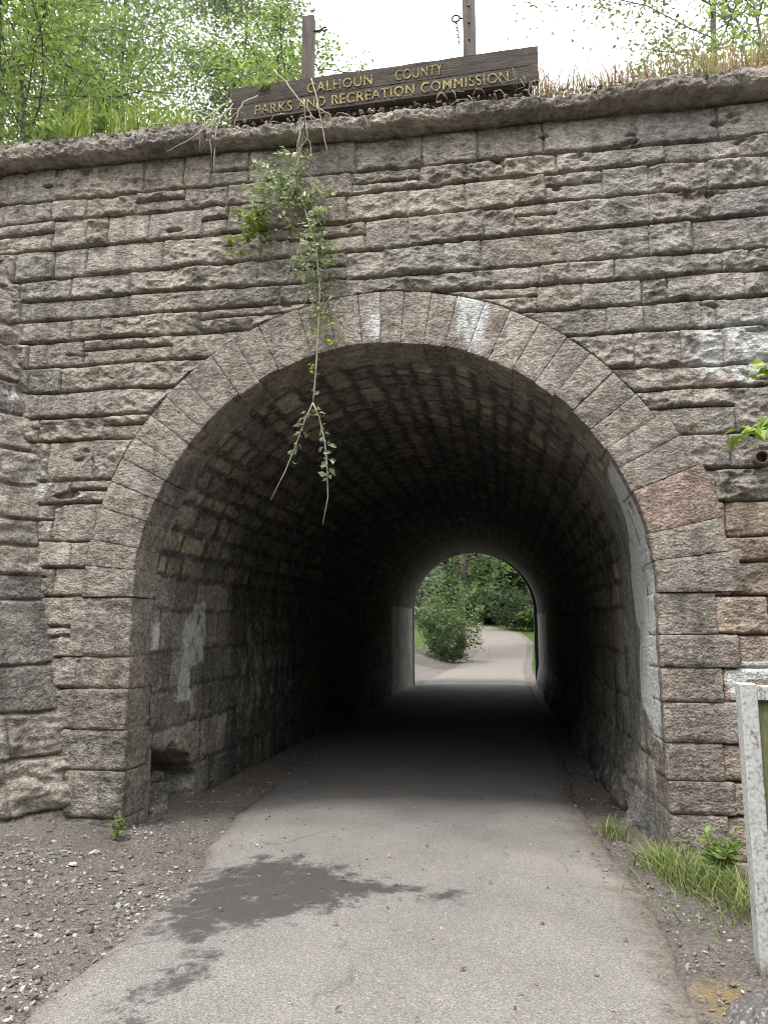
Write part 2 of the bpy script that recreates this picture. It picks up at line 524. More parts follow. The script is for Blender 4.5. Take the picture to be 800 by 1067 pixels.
def facade():
    xs = np.concatenate([np.arange(-7.5, -4.76, .06), np.arange(-4.76, 2.45, .009), np.arange(2.5, 7.01, .06)])
    zs = np.concatenate([np.arange(-.3, 5.985, .009), [5.985]])
    nu, nv = len(xs), len(zs)
    X, Z = [a.ravel() for a in np.meshgrid(xs, zs, indexing='ij')]
    P = np.stack([X, Z * 0 + .3, Z], 1)
    xw = X + fbm(P * 7, 3, 3) * .012
    side = X < CX
    t = np.clip((X + 4) / 5.8, 0, 1)
    lev = []
    wob = fbm(P * np.array([1.3, 1, .01]), 3, 9) * .02
    for i in range(25):
        if i < 11:
            z = LV[i] * (1 - t) + RV[i] * t
        else:
            z = np.where(side, L2[i - 11], R2[i - 11])
        z = z + pn(np.stack([X * 1.6, X * 0 + i * 3.3, X * 0], 1), 5) * .022 + pn(np.stack([X * 9, X * 0 + i * 5.1, X * 0], 1), 6) * .009
        lev.append(z)
    lev = np.array(lev)
    ci = np.clip((Z[None] < lev).sum(0) - 1, 0, 23)          # course index 0 = under the coping
    ii = np.arange(len(X))
    zt, zb = lev[ci, ii], lev[ci + 1, ii]
    xj0, xj1, sid = np.zeros_like(X), np.zeros_like(X), np.zeros(len(X), np.int64)
    rr = random.Random(3)
    for c in range(24):
        for sd in ((0,) if c < 11 else (1, 2)):
            m = (ci == c) & (True if sd == 0 else (side if sd == 1 else ~side))
            if not m.any():
                continue
            js = list(JT.get(c, [])) if sd == 0 else list((JL if sd == 1 else JR).get(c, []))
            lo, hi = (min(js), max(js)) if js else ((-3.6, -3.6) if sd == 1 else (1.6, 1.6))
            x = lo
            while x > -8:
                x -= rr.uniform(.4, 1.0); js.append(x)
            x = hi
            while x < 8:
                x += rr.uniform(.4, 1.0); js.append(x)
            js = np.array(sorted(js))
            k = np.clip(np.searchsorted(js, xw[m]), 1, len(js) - 1)
            xj0[m], xj1[m] = js[k - 1], js[k]
            sid[m] = c * 1000 + sd * 300 + k
    # some stones are really two thin ones
    hgt = zt - zb
    sp = hsh(sid, 11) < .09
    zsplit = zb + hgt * (.4 + .25 * hsh(sid, 12))
    up = sp & (hgt > .2) & (Z > zsplit)
    lowr = sp & (hgt > .2) & (Z <= zsplit)
    zb = np.where(up, zsplit, zb)
    zt = np.where(lowr, zsplit, zt)
    sid = sid + np.where(up, 50000, 0)
    r = lambda k: hsh(sid, 77, k)
    dxe = np.minimum(xw - xj0, xj1 - xw)
    dzt, dzb = zt - Z, Z - zb
    dz = np.minimum(dzt, dzb)
    d = np.minimum(dxe * 1.25 + .004, dz)
    fine = (X > -4.8) & (X < 2.5)
    U, W = X * 1.0, Z * 1.0
    wx = U + fbm(P * 5, 3, 21) * .07
    wz = W + fbm(P * 5, 3, 22) * .05
    f1 = facets(wx * 5.6 + r(5) * 50, wz * 8.5, .9, 1)
    f2 = facets(wx * 11 + r(6) * 50, wz * 16, .55, 9)
    f3 = facets(wx * 24 + wz * 5, wz * 36, .55, 19)
    n1 = fbm(P * np.array([5, 1, 7.5]) + 3, 4, 31)
    n2 = ridged(P * np.array([16, 1, 30]), 3, 41)
    dressed = ((X > XR) & (Z < 2.62))                      # neater pecked stones by the right-hand jamb
    amp = (.022 + .050 * r(1) ** 1.2)
    amp = np.where(dressed, .014 + .012 * r(1), amp)
    amp = np.where((X < -3.45) & (Z < 2.4), amp * .4, amp)
    smoothstone = (r(9) < .22)
    amp = np.where(smoothstone, amp * .45, amp)
    w = 1 - np.exp(-(np.maximum(d, 0) / .015) ** 1.3)
    body = .45 * f1 - .50 * f2 - .30 * f3 + .45 * n1 + .12 * n2 + .42
    h = amp * body * w + (r(2) - .5) * .022 + .012 * w
    h += np.where(dressed, .004 * fbm(P * 55, 2, 51) * w, .0)
    # ledges: stones lean out towards their lower or upper arris
    h += (r(3) - .38) * .030 * ((zt + zb) / 2 - Z) / np.maximum(hgt, .1) * np.where(dressed, .25, 1) * 2 * w
    # joints
    jw = .0045 + .004 * fbm(P * 4, 2, 61)
    bj = 1 - sst(dz, jw, jw + .009)
    vj = 1 - sst(dxe, .004, .012)
    fade = sst(fbm(P * 2.3, 3, 71), -.35, .0)
    h = h - bj * (.012 + .024 * fade) - vj * (.006 + .020 * sst(fbm(P * 1.7, 3, 72), -.1, .3))
    joint = np.maximum(bj * .5 * (1 - fade * .8), vj * .9)
    # deep broken pockets
    pk = sst(fbm(P * np.array([2.2, 1, 6.5]) + 9, 3, 81), .44, .60)
    h -= pk * .05 * np.where(dressed, .3, 1)
    h += fbm(P * .55, 2, 91) * .03
    Y = -h
    tint = stone_tint(r(7), r(8))
    soft = fbm(P * np.array([.9, 1, 1.3]), 3, 141)[:, None]
    tint = tint * (1 + soft * np.array([.30, .25, .19]))
    grey = sst(X, .2, 1.2) * sst(Z, 3.0, 4.2) * .6
    tint = tint * (1 - grey[:, None] * .5) + tint.mean(1)[:, None] * grey[:, None] * .5
    tint = np.where(dressed[:, None], tint * np.array([1.06, .96, .90]), tint)
    # damp dark drift below the coping, bleached zone on the right
    wash = sst(-((X - 1.95) / .75) ** 2 - ((Z - 3.85) / .42) ** 2, -1, 0) * .62
    # worn white paint round the notice on the right
    wp = np.maximum(np.clip(polydist(X, Z, [(1.58, 1.45), (2.6, 1.45), (2.6, 1.28), (1.78, 1.27), (1.76, 1.08), (1.62, 1.10)]) / .05, -1, .8), -1)
    white = np.maximum(wash, wp)
    white = np.maximum(white, .55 * np.exp(-((X + 4.05) / .25) ** 2 - ((Z - 2.8) / .5) ** 2))
    streak = fbm(np.stack([X * 9, X * 0, Z * .7], 1), 3, 99)
    moss = np.where(Z < .9, .25 - .3 * Z, -1) + streak * .3
    rad = np.hypot(X - CX, Z - ZS)
    F = gridF(nu, nv, False)
    inside = np.where(Z > ZS, rad < R + .22, (X > XL - .2) & (X < XR + .2))
    hid = np.where(Z > ZS, rad < ROUT + .008, (X > XL - .47) & (X < XR + .38))
    Y = np.where(hid, Y + .09, Y)
    keep = ~inside[F].any(1)
    V = np.stack([X, Y, Z], 1)
    V, F, (tint, white, joint, moss) = compact(V, F[keep], [tint, white, joint, moss])
    mk('facade_wall', V, F, M['stone'], bridge, tint, dict(white=white, joint=joint, moss=moss))

facade()

def block(mp, dims, seed, tintv, parent, name, res=.015, rnd=.006, rough=.006, low=.012, margin=True):
    """one dressed stone: a rounded box, displaced, sent through mp(q)->world. axis order (along, out, depth); front face is depth=0"""
    a, b, c = dims
    Vs, Fs, n0 = [], [], 0
    def face(ax0, ax1, fixed, val, flip):
        nonlocal n0
        L = (a, b, c)
        g0 = np.linspace(0, L[ax0], max(3, int(L[ax0] / res) + 1))
        g1 = np.linspace(0, L[ax1], max(3, int(L[ax1] / (res if fixed != 2 or True else res)) + 1))
        A, B = [q.ravel() for q in np.meshgrid(g0, g1, indexing='ij')]
        Q = np.zeros((len(A), 3))
        Q[:, ax0], Q[:, ax1], Q[:, fixed] = A, B, val
        Vs.append(Q)
        Fs.append(gridF(len(g0), len(g1), flip) + n0)
        n0 += len(Q)
    face(0, 1, 2, 0, True)
    face(0, 2, 1, 0, False)
    face(0, 2, 1, b, True)
    face(1, 2, 0, 0, True)
    face(1, 2, 0, a, False)
    Q = np.concatenate(Vs)
    F = np.concatenate(Fs)
    dim = np.array(dims)
    inner = np.clip(Q, rnd, dim - rnd)
    inner[:, 2] = np.maximum(Q[:, 2], rnd)
    dn = Q - inner
    ln = np.linalg.norm(dn, axis=1)[:, None]
    N = dn / np.maximum(ln, 1e-9)
    Q2 = inner + N * rnd
    pp = Q2 + seed * 7.31
    ed = np.minimum(np.minimum(Q[:, 0], a - Q[:, 0]), np.minimum(Q[:, 1], b - Q[:, 1]))
    wgt = np.where(Q[:, 2] < .001, sst(ed, 0, .035) * .85 + .15, .5)
    disp = (fbm(pp * 5, 3, seed) * low + ridged(pp * 42, 3, seed + 5) * rough + fbm(pp * 95, 2, seed + 9) * rough * .5) * wgt
    chip = sst(fbm(pp * 9, 3, seed + 3), .34, .55) * sst(-ed, -.04, 0) * .012
    Q2 = Q2 + N * (disp - chip)[:, None]
    V = mp(Q2)
    tv = np.tile(np.array(tintv), (len(V), 1)) * (1 + .22 * fbm(pp * 3.5, 3, seed + 13))[:, None]
    wm = white_mask(V[:, 0], V[:, 1], V[:, 2])
    wm = np.where(V[:, 1] < .03, -1, wm)
    # lime streaks run down from the crown on the front of the ring
    fr = V[:, 1] < .02
    st = np.exp(-((V[:, 0] + .20) / .26) ** 2) * .75 + np.exp(-((V[:, 0] + 1.0) / .10) ** 2) * .72 + fbm(np.stack([V[:, 0] * 14, V[:, 0] * 0, V[:, 2] * 1.6], 1), 3, 4) * .4
    wm = np.where(fr & (V[:, 2] > 3.7), np.maximum(wm, st - .2), wm)
    moss = np.where(V[:, 2] < .8, .3 - .35 * V[:, 2], -1.0)
    return mk(name, V, F, M['stone'], parent, tv, dict(white=wm, joint=np.zeros(len(V)), moss=moss))

# --- the ring: a mortar bed with every voussoir in it
ANG = [0, 6.5, 12.2, 21.6, 27.4, 32.2, 37.6, 43.2, 48.5, 53.6, 59.3, 65.2, 70.2, 75.5, 80.4, 85.6, 90.2, 94.6, 100.6, 106.5, 114.8, 120.2, 125.7, 132.7, 137.6, 142.2, 147.5, 152.2, 157.1, 162.6, 169.0, 174.0, 180]
def bed_ring():
    na = 120
    a = np.linspace(0, pi, na)
    prof = [(R + .012, .5), (R + .012, -.012), (ROUT - .02, -.012), (ROUT - .02, .5)]
    V = np.array([[CX + q[0] * cos(t), q[1], ZS + q[0] * sin(t)] for t in a for q in prof])
    return mk('arch_ring', V, gridF(na, 4, True), M['fill'], bridge)
ring = bed_ring()
PINK = [(.285, .247, .212), (.275, .232, .20), (.295, .257, .222), (.268, .233, .202), (.28, .236, .202), (.29, .252, .215), (.30, .266, .232)]
for k in range(len(ANG) - 1):
    a0, a1 = radians(ANG[k]) + .0009, radians(ANG[k + 1]) - .0009
    rr = random.Random(k * 5 + 1)
    ro = ROUT + rr.uniform(-.004, .004)
    if k < 3:
        ro = (2.72, 2.66, 2.68)[k]
    elif k in (3, 4):
        ro = 2.64
    pr = rr.uniform(-.003, .006)
    rin = R + rr.uniform(-.012, .012)
    al = (a1 - a0) * (rin + ro) / 2
    def mp(q, a0=a0, a1=a1, al=al, ro=ro, pr=pr, rin=rin):
        th = a0 + (q[:, 0] / al) * (a1 - a0)
        rad = rin + q[:, 1]
        return np.stack([CX + rad * np.cos(th), q[:, 2] - pr - .032, ZS + rad * np.sin(th)], 1)
    tv = np.array(PINK[rr.randrange(7)]) * rr.uniform(.96, 1.08)
    if k == 2:
        tv = np.array((.31, .235, .20))
    block(mp, (al, ro - rin, .5), k + 1, tv, ring, 'voussoir', rough=.0075, low=.012)

# --- jambs under the ring
def jamb(xa, xb, levels, seed0, widths):
    V = [(xa, -.004, -.5), (xb, -.004, -.5), (xb, -.004, ZS - .01), (xa, -.004, ZS - .01), (xa, .5, -.5), (xb, .5, -.5), (xb, .5, ZS - .01), (xa, .5, ZS - .01)]
    F = [(0, 1, 2, 3), (5, 4, 7, 6), (1, 5, 6, 2), (4, 0, 3, 7)]
    j = mk('jamb', V, F, M['fill'], bridge, smooth=False)
    left = xb < CX
    for k in range(len(levels) - 1):
        z1, z0 = levels[k] - .003, levels[k + 1] + .003
        rr = random.Random(seed0 + k)
        w = widths[k]
        x0, x1 = (XL - w, XL + rr.uniform(-.012, .012)) if left else (XR + rr.uniform(-.012, .012), XR + w)
        pr = rr.uniform(.012, .034)
        dep = .5
        if left and z0 < .7:
            dep = .42
        def mp(q, x0=x0, z0=z0, pr=pr):
            return np.stack([x0 + q[:, 0], q[:, 2] - pr, z0 + q[:, 1]], 1)
        tv = np.array(PINK[rr.randrange(7)]) * rr.uniform(.86, 1.0)
        if left and k > 2:
            tv = tv * np.array((.82, .85, .84))
        block(mp, (x1 - x0, z1 - z0, dep), seed0 + k, tv, j, 'jamb_stone', rnd=.018 if left else .014, rough=.009, low=.03 if left else .018)
jamb(XL - .44, XL - .014, [1.93, 1.43, 1.17, .84, .52, .15, -.35], 100, [.55, .62, .5, .56, .52, .46])
jamb(XR + .014, XR + .38, [1.93, 1.61, 1.37, 1.12, .83, .56, .33, .01, -.4], 130, [.42, .56, .43, .62, .40, .46, .40, .9])

# --- the vault and side walls of the tunnel
def vault():
    ys = np.concatenate([np.arange(.40, 7.0, .024), np.arange(7.0, LEN, .11), [LEN]])
    wallh = ZS + .35
    S = wallh * 2 + pi * R
    ss = np.linspace(0, S, int(S / .024))
    nu, nv = len(ys), len(ss)
    Y, Sv = [a.ravel() for a in np.meshgrid(ys, ss, indexing='ij')]
    q0 = np.stack([Sv, Y, Sv * 0], 1)
    sw = Sv + fbm(q0 * 4, 3, 7) * .05
    yw = Y + fbm(q0 * 4, 3, 8) * .06
    lev = [0]
    rr = random.Random(11)
    while lev[-1] < S:
        s = lev[-1]
        onwall = s < wallh - .1 or s > S - wallh
        lev.append(s + (rr.uniform(.28, .42) if onwall else rr.uniform(.17, .27)))
    lev = np.array(lev)
    ci = np.clip(np.searchsorted(lev, sw) - 1, 0, len(lev) - 2)
    d1 = np.minimum(sw - lev[ci], lev[ci + 1] - sw)
    onw = (lev[ci] < wallh - .1) | (lev[ci] > S - wallh)
    y0, y1, sid = np.zeros_like(Y), np.zeros_like(Y), np.zeros(len(Y), np.int64)
    for c in range(len(lev) - 1):
        m = ci == c
        wl = lev[c] < wallh - .1 or lev[c] > S - wallh
        js = [-.3]
        while js[-1] < LEN + 1:
            js.append(js[-1] + (rr.uniform(.5, 1.1) if wl else rr.uniform(.22, .6)))
        js = np.array(js)
        k = np.clip(np.searchsorted(js, yw[m]), 1, len(js) - 1)
        y0[m], y1[m] = js[k - 1], js[k]
        sid[m] = c * 500 + k
    d2 = np.minimum(yw - y0, y1 - yw)
    d = np.minimum(d1, d2)
    r = lambda k: hsh(sid, 55, k)
    jw = np.where(onw, .008, .014 + .02 * r(9))
    jm = 1 - sst(d, jw, jw + .02)
    w = 1 - jm
    n = fbm(q0 * 8, 4, 17)
    f = facets(Sv * 7 + r(3) * 30, Y * 7, .8, 5)
    h = w * (.004 + .007 * r(1) + .006 * f + .012 * n) - .004 * jm + .022 * fbm(q0 * 1.2, 3, 19)
    right_plaster = sst(fbm(q0 * np.array([1.2, .8, 1]), 3, 44) + np.where((Sv > S - wallh - 1.1) & (Y < 1.6), .5, -.5), .1, .5)
    h = h * (1 - .8 * right_plaster)
    tint = stone_tint(r(7), r(8)) * (.8 + .45 * r(11))[:, None]
    tan = (r(4) < .4) & ~onw
    tint = np.where(tan[:, None], tint * np.array([1.6, 1.52, 1.32]), tint)
    tint = tint * np.array((.94, .985, .985))
    mort = np.array((.125, .116, .105))
    tint = tint * w[:, None] + mort * jm[:, None]
    tint = tint * (1 - right_plaster[:, None]) + np.array((.235, .23, .215)) * right_plaster[:, None]
    # tunnel shade painted into the stone colour, then a concrete extension at far end
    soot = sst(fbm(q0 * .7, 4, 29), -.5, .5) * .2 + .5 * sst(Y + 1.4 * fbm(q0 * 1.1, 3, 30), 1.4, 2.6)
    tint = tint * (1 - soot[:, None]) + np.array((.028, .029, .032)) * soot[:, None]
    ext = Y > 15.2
    tint = np.where(ext[:, None], np.where((onw | (Sv < wallh) | (Sv > S - wallh))[:, None], np.array((.32, .315, .30)), np.array((.11, .108, .104))), tint)  # far daylight painted in: side walls paler, vault kept darker
    h = np.where(ext, .02 + .01 * n, h)
    # profile
    lift = .42 * np.clip(Y / LEN, 0, 1)
    th = (Sv - wallh) / R
    onL, onR = Sv < wallh, Sv > S - wallh
    zl = np.where(onL, Sv - .35, np.where(onR, S - Sv - .35, 0))
    zl = zl + lift * np.clip((zl + .35) / wallh, 0, 1)
    px = np.where(onL, XL, np.where(onR, XR, CX - R * np.cos(th)))
    pz = np.where(onL | onR, zl, ZS + lift + R * np.sin(th))
    nx = np.where(onL, 1, np.where(onR, -1, np.cos(th)))
    nz = np.where(onL | onR, 0, -np.sin(th))
    # broken-out cavity low in the left wall, stones missing
    hole = polydist(Y, pz, [(.40, .62), (.72, .60), (1.25, .52), (1.42, .28), (1.38, -.4), (.40, -.4)]) + fbm(q0 * 5, 3, 66) * .10
    hm = np.where(onL, sst(hole, -.01, .05), 0)
    deep = facets(Sv * 4.1 + 3, Y * 4.3, .8, 77)
    h = h - hm * (.85 + .35 * sst(.8 - deep, 0, .7) + .04 * n)
    # battered, rubbly foot on the right
    foot = np.where(onR, sst(.75 - pz, 0, .8) * (.10 + .14 * fbm(q0 * 2.2, 3, 68)) * sst(Y, .5, 1.2), 0)
    h = h + foot
    h = h + np.where(onR, sst(.6 - pz, 0, .5) * .05 * facets(Sv * 5, Y * 4, .8, 78), 0) * sst(Y, .5, 1.0)
    h = h * sst(Y, .36, .46)
    px, pz = px + nx * h, pz + nz * h
    V = np.stack([px, Y, pz], 1)
    white = white_mask(px, Y, pz)
    white = np.where(hm > .3, -1, white)
    stk = fbm(np.stack([Y * 7, Y * 0, pz * .6], 1), 3, 90)
    white = np.maximum(white, np.where((onL | onR) & (pz < 1.6) & (Y < 6), stk * .7 - .05, -1))
    moss = np.where((pz < .7) & (Y < 6), .22 - .2 * pz, -1)
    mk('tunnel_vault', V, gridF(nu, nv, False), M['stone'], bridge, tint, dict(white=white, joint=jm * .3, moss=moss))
vault()

# --- far portal: a slightly narrower concrete ring, closed up to the embankment behind it
def far_portal():
    cx, r, zs = -.99, 2.02, 2.42
    pr = [(cx - r, -.4)] + [(cx - r * cos(t), zs + r * sin(t)) for t in np.linspace(0, pi, 49)] + [(cx + r, -.4)]
    pr = np.array(pr)
    n = len(pr)
    out = []
    for x, z in pr:
        dx, dz = x - cx, z - 1.2
        k = min(8.0 / max(abs(dx), 1e-6), (5.1 if dz > 0 else 1.8) / max(abs(dz), 1e-6))
        out.append((cx + dx * k, 1.2 + dz * k))
    out[0], out[-1] = (cx - 8.0, -.6), (cx + 8.0, -.6)
    out = np.array(out)
    rings = [(out, LEN - .12), (pr * 1.0, LEN - .12), (pr, LEN + .12), (out, LEN + .12)]
    V = np.concatenate([np.stack([q[:, 0], np.full(n, y), q[:, 1]], 1) for q, y in rings])
    F = gridF(4, n, False)
    return mk('far_portal', V, F, M['sooty'], bridge, smooth=False)
far_portal()

# --- coping under a crust of soil
def coping():
    xs = np.concatenate([np.arange(-7.5, -4.9, .08), np.arange(-4.9, 2.6, .011), np.arange(2.7, 7.01, .08)])
    base = [(.06, 5.965), (-.125, 5.97), (-.145, 5.985), (-.15, 6.02), (-.15, 6.07), (-.11, 6.085), (-.03, 6.10), (.05, 6.12), (.25, 6.19), (.6, 6.30), (1.4, 6.36)]
    pts = np.array(base)
    seg = np.r_[0, np.cumsum(np.hypot(*np.diff(pts, axis=0).T))]
    ts = np.concatenate([np.arange(0, seg[8], .011), np.arange(seg[8], seg[-1], .08), [seg[-1]]])
    py, pz = np.interp(ts, seg, pts[:, 0]), np.interp(ts, seg, pts[:, 1])
    nu, nv = len(xs), len(ts)
    X, T = [a.ravel() for a in np.meshgrid(xs, ts, indexing='ij')]
    Yp, Zp = np.interp(T, ts, py), np.interp(T, ts, pz)
    P = np.stack([X, Yp, Zp], 1)
    front = sst(T, .1, .22) * (1 - sst(T, seg[8] - .2, seg[8]))
    js = np.array([-7.4, -6.5, -5.6, -4.75, -4.1, -3.2, -2.55, -1.7, -1.05, -.3, .42, 1.2, 1.75, 2.6, 3.5, 4.4, 5.3, 6.2, 7.2])
    k = np.clip(np.searchsorted(js, X + fbm(P * 5, 2, 2) * .03), 1, len(js) - 1)
    dj = np.minimum(np.abs(X - js[k - 1]), np.abs(X - js[k]))
    jm = (1 - sst(dj, .005, .02)) * (T < seg[4] + .03)
    left = sst(-X, 1.7, 3.2)
    soil = sst(Zp + fbm(P * 6, 3, 5) * .06, 6.05, 6.10) * np.clip(left + .5, 0, 1)
    wob = fbm(P * 4, 3, 14)
    crag = ridged(P * np.array([22, 30, 44]), 3, 12) * .030 + facets(X * 6 + wob, T * 9 + wob, .5, 3) * .030 - facets(X * 15 + wob, T * 22, .6, 13) * .034 + fbm(P * 2, 2, 13) * .03 + .015
    d = front * crag + (hsh(k, 3) - .5) * .045 * front - jm * .05
    right = sst(X, .3, 1.6)
    mound = sst(T, seg[4], seg[6]) * (.09 * left + .05 * right + .05 * fbm(P * 1.4 + 5, 3, 33) + (.045 * ridged(P * 13, 3, 34) + .035 * facets(X * 13, Yp * 13, .9, 35)) * (.4 + .6 * left))
    V = np.stack([X, Yp - d * .9 - front * .03 * right, Zp + mound + front * .02 * right + d * .15], 1)
    stone = stone_tint(hsh(k, 1), hsh(k, 2)) * 1.12
    sc = np.array((.20, .172, .148)) * (1 + .6 * fbm(P * 14, 3, 35))[:, None]
    tint = stone * (1 - soil[:, None]) + sc * soil[:, None]
    mk('coping', V, gridF(nu, nv, True), M['stone'], bridge, tint, dict(white=np.full(len(V), -1.) + .0, joint=jm * 0, moss=np.full(len(V), -1.)))
coping()

# --- iron drain stub beside the right edge
def drain():
    a = np.linspace(0, 2 * pi, 25)
    pr = [(.056, .2), (.056, -.10), (.052, -.105), (.044, -.105), (.040, -.10), (.040, .2)]
    V = np.array([[1.955 + q * cos(t), y, 2.93 + q * sin(t)] for t in a for q, y in pr])
    o = mk('drain_pipe', V, gridF(25, 6, True), M['rust'], bridge)
    o['label'] = 'rusty iron drain pipe stub poking from the wall'
drain()

# --- stones fallen out of the cavity at the foot of the left tunnel wall
def fallen(label, x, y, z, dims, rot, seed):
    c, sn = cos(rot), sin(rot)
    def mp(q):
        X, Y = q[:, 0] - dims[0] / 2, q[:, 2] - dims[2] / 2
        return np.stack([x + X * c - Y * sn, y + X * sn + Y * c, z + q[:, 1]], 1)
    o = block(mp, dims, seed, (.15, .143, .125), None, 'fallen_stone', res=.02, rnd=.03, rough=.012, low=.05)
    tag(o, label, 'stone', 'stones in the broken cavity')
fallen('large fallen block lying deep in the broken cavity left of the path', -3.30, 1.0, .04, (.34, .20, .26), .4, 301)
fallen('small fallen stone on the front lip of the broken cavity', -3.10, .62, .0, (.20, .13, .18), -.5, 302)
fallen('tilted slab resting on top of the large fallen block', -3.34, 1.02, .235, (.24, .10, .20), 1.1, 303)

# ------------------------------------------------------------------ wing wall on the left
def wing():
    ts = np.concatenate([np.arange(-.05, 1.5, .013), np.arange(1.5, 4.2, .07)])
    zs = np.arange(-.4, 5.2, .013)
    nu, nv = len(ts), len(zs)
    T, Z = [a.ravel() for a in np.meshgrid(ts, zs, indexing='ij')]
    P = np.stack([T, T * 0 + 4.4, Z], 1)
    lv = np.array([5.3, 5.02, 4.76, 4.42, 4.2, 3.86, 3.55, 3.22, 2.9, 2.6, 2.36, 2.12, 1.9, 1.36, .98, .62, .2, -.2, -.6])[::-1]
    zw = Z + fbm(P * np.array([1.5, 1, 1.5]), 3, 4) * .045
    ci = np.clip(np.searchsorted(lv, zw) - 1, 0, len(lv) - 2)
    zb, zt = lv[ci], lv[ci + 1]
    tw = T + fbm(P * 6, 2, 5) * .02
    j = np.floor((tw + hsh(ci, 4) * .9) / .62)
    e = (tw + hsh(ci, 4) * .9) - j * .62
    dx = np.minimum(e, .62 - e)
    sid = ci * 100 + j.astype(np.int64) + 7
    r = lambda k: hsh(sid, 91, k)
    dz = np.minimum(zw - zb, zt - zw)
    d = np.minimum(dx * 1.2, dz)
    w = 1 - np.exp(-(np.maximum(d, 0) / .03) ** 1.2)
    slab = ((ci >= 4) & (ci <= 6))
    amp = np.where(slab, .012, .03 + .05 * r(1))
    f1 = facets(T * 4.5 + r(5) * 30, Z * 9, .9, 3)
    f2 = facets(T * 12, Z * 20, .9, 8)
    n = fbm(P * np.array([5, 1, 9]), 4, 14)
    h = amp * (.6 * f1 + .35 * f2 + .5 * n - .2) * w + (r(2) - .5) * .03
    h += (1 - sst(Z, .1, 1.1)) * (.05 + .09 * fbm(P * np.array([2.2, 1, 4]), 3, 15))
    bj = 1 - sst(dz, .006, .02)
    vj = (1 - sst(dx, .004, .013)) * np.where(slab, .4, 1)
    h -= bj * .035 + vj * .014
    jx = -4.46 + (5.16 - Z) * .2
    dr = np.array([-.60, -.80])
    nn = np.array([.80, -.60])
    X = jx + dr[0] * T + nn[0] * h
    Y = .05 + dr[1] * T + nn[1] * h
    top = 5.12 - .42 * np.maximum(T, 0) + fbm(P * 5, 2, 77) * .04
    Zc = np.minimum(Z, top)
    over = Z > top
    back = np.where(over, np.minimum((Z - top) * 2.5, .5), 0)
    X, Y = X - nn[0] * back, Y - nn[1] * back
    tint = stone_tint(r(7), r(8)) * np.where(slab, .72, .9)[:, None]
    tint = np.where(slab[:, None], tint * .5 + np.array((.15, .143, .138)) * .5, tint)
    white = np.where(slab, -1, .12 + .25 * fbm(P * 2, 3, 55) + np.where(Z > 2, .1, 0))
    moss = np.where(Z < .8, .2 - .2 * Z, -1)
    o = mk('wing_wall', np.stack([X, Y, Zc], 1), gridF(nu, nv, True), M['stone'], None, tint, dict(white=white, joint=vj * .7, moss=moss))
    tag(o, 'sloping stone wing wall with big smooth slabs leaning out left of the arch', 'retaining wall')
wing()

# ------------------------------------------------------------------ ground
YP = np.array([-40, -2.86, -2.03, -1.08, -.5, -.07, .8, 1.74, 4, 10, 20, 30, 40, 50, 57, 64, 72, 84, 110])
PL = np.array([-2.0, -2.04, -2.1, -2.08, -2.2, -2.32, -2.42, -2.48, -2.62, -2.7, -2.75, -2.7, -2.35, -1.75, -1.55, -2.4, -5.6, -14, -40])
PR_ = np.array([.85, .82, .82, .86, .82, .78, .74, .70, .76, .82, .82, .9, 1.2, 1.7, 1.95, 1.1, -1.6, -9, -34])
def ridge(y):
    return np.interp(y, [-900, 36, 44, 54, 64, 80, 110, 900], [0, 0, .15, .85, 2.0, 3.2, 4.5, 4.5])
def gz(x, y):
    x, y = np.asarray(x, float), np.asarray(y, float)
    z = ridge(y) - .03
    lf = np.interp(y, YP, PL)
    rt = np.interp(y, YP, PR_)
    near = y < 10
    z = z + np.where(near, .20 * sst(lf - x, .1, 1.9), .9 * sst(lf - x, .3, 4.0) * sst(y, 20, 26))
    z = z + np.where(near, .035 * sst(lf - x, .0, .15) + .03 * sst(x - rt, .15, .6), -.12 * sst(x - rt, .2, 3))
    inside = (y > .5) & (y < 20.8)
    z = np.where(inside & (x < XL - 1.6), -.5, z)
    z = np.where(inside & (x > XR + .5), -.5, z)
    return z

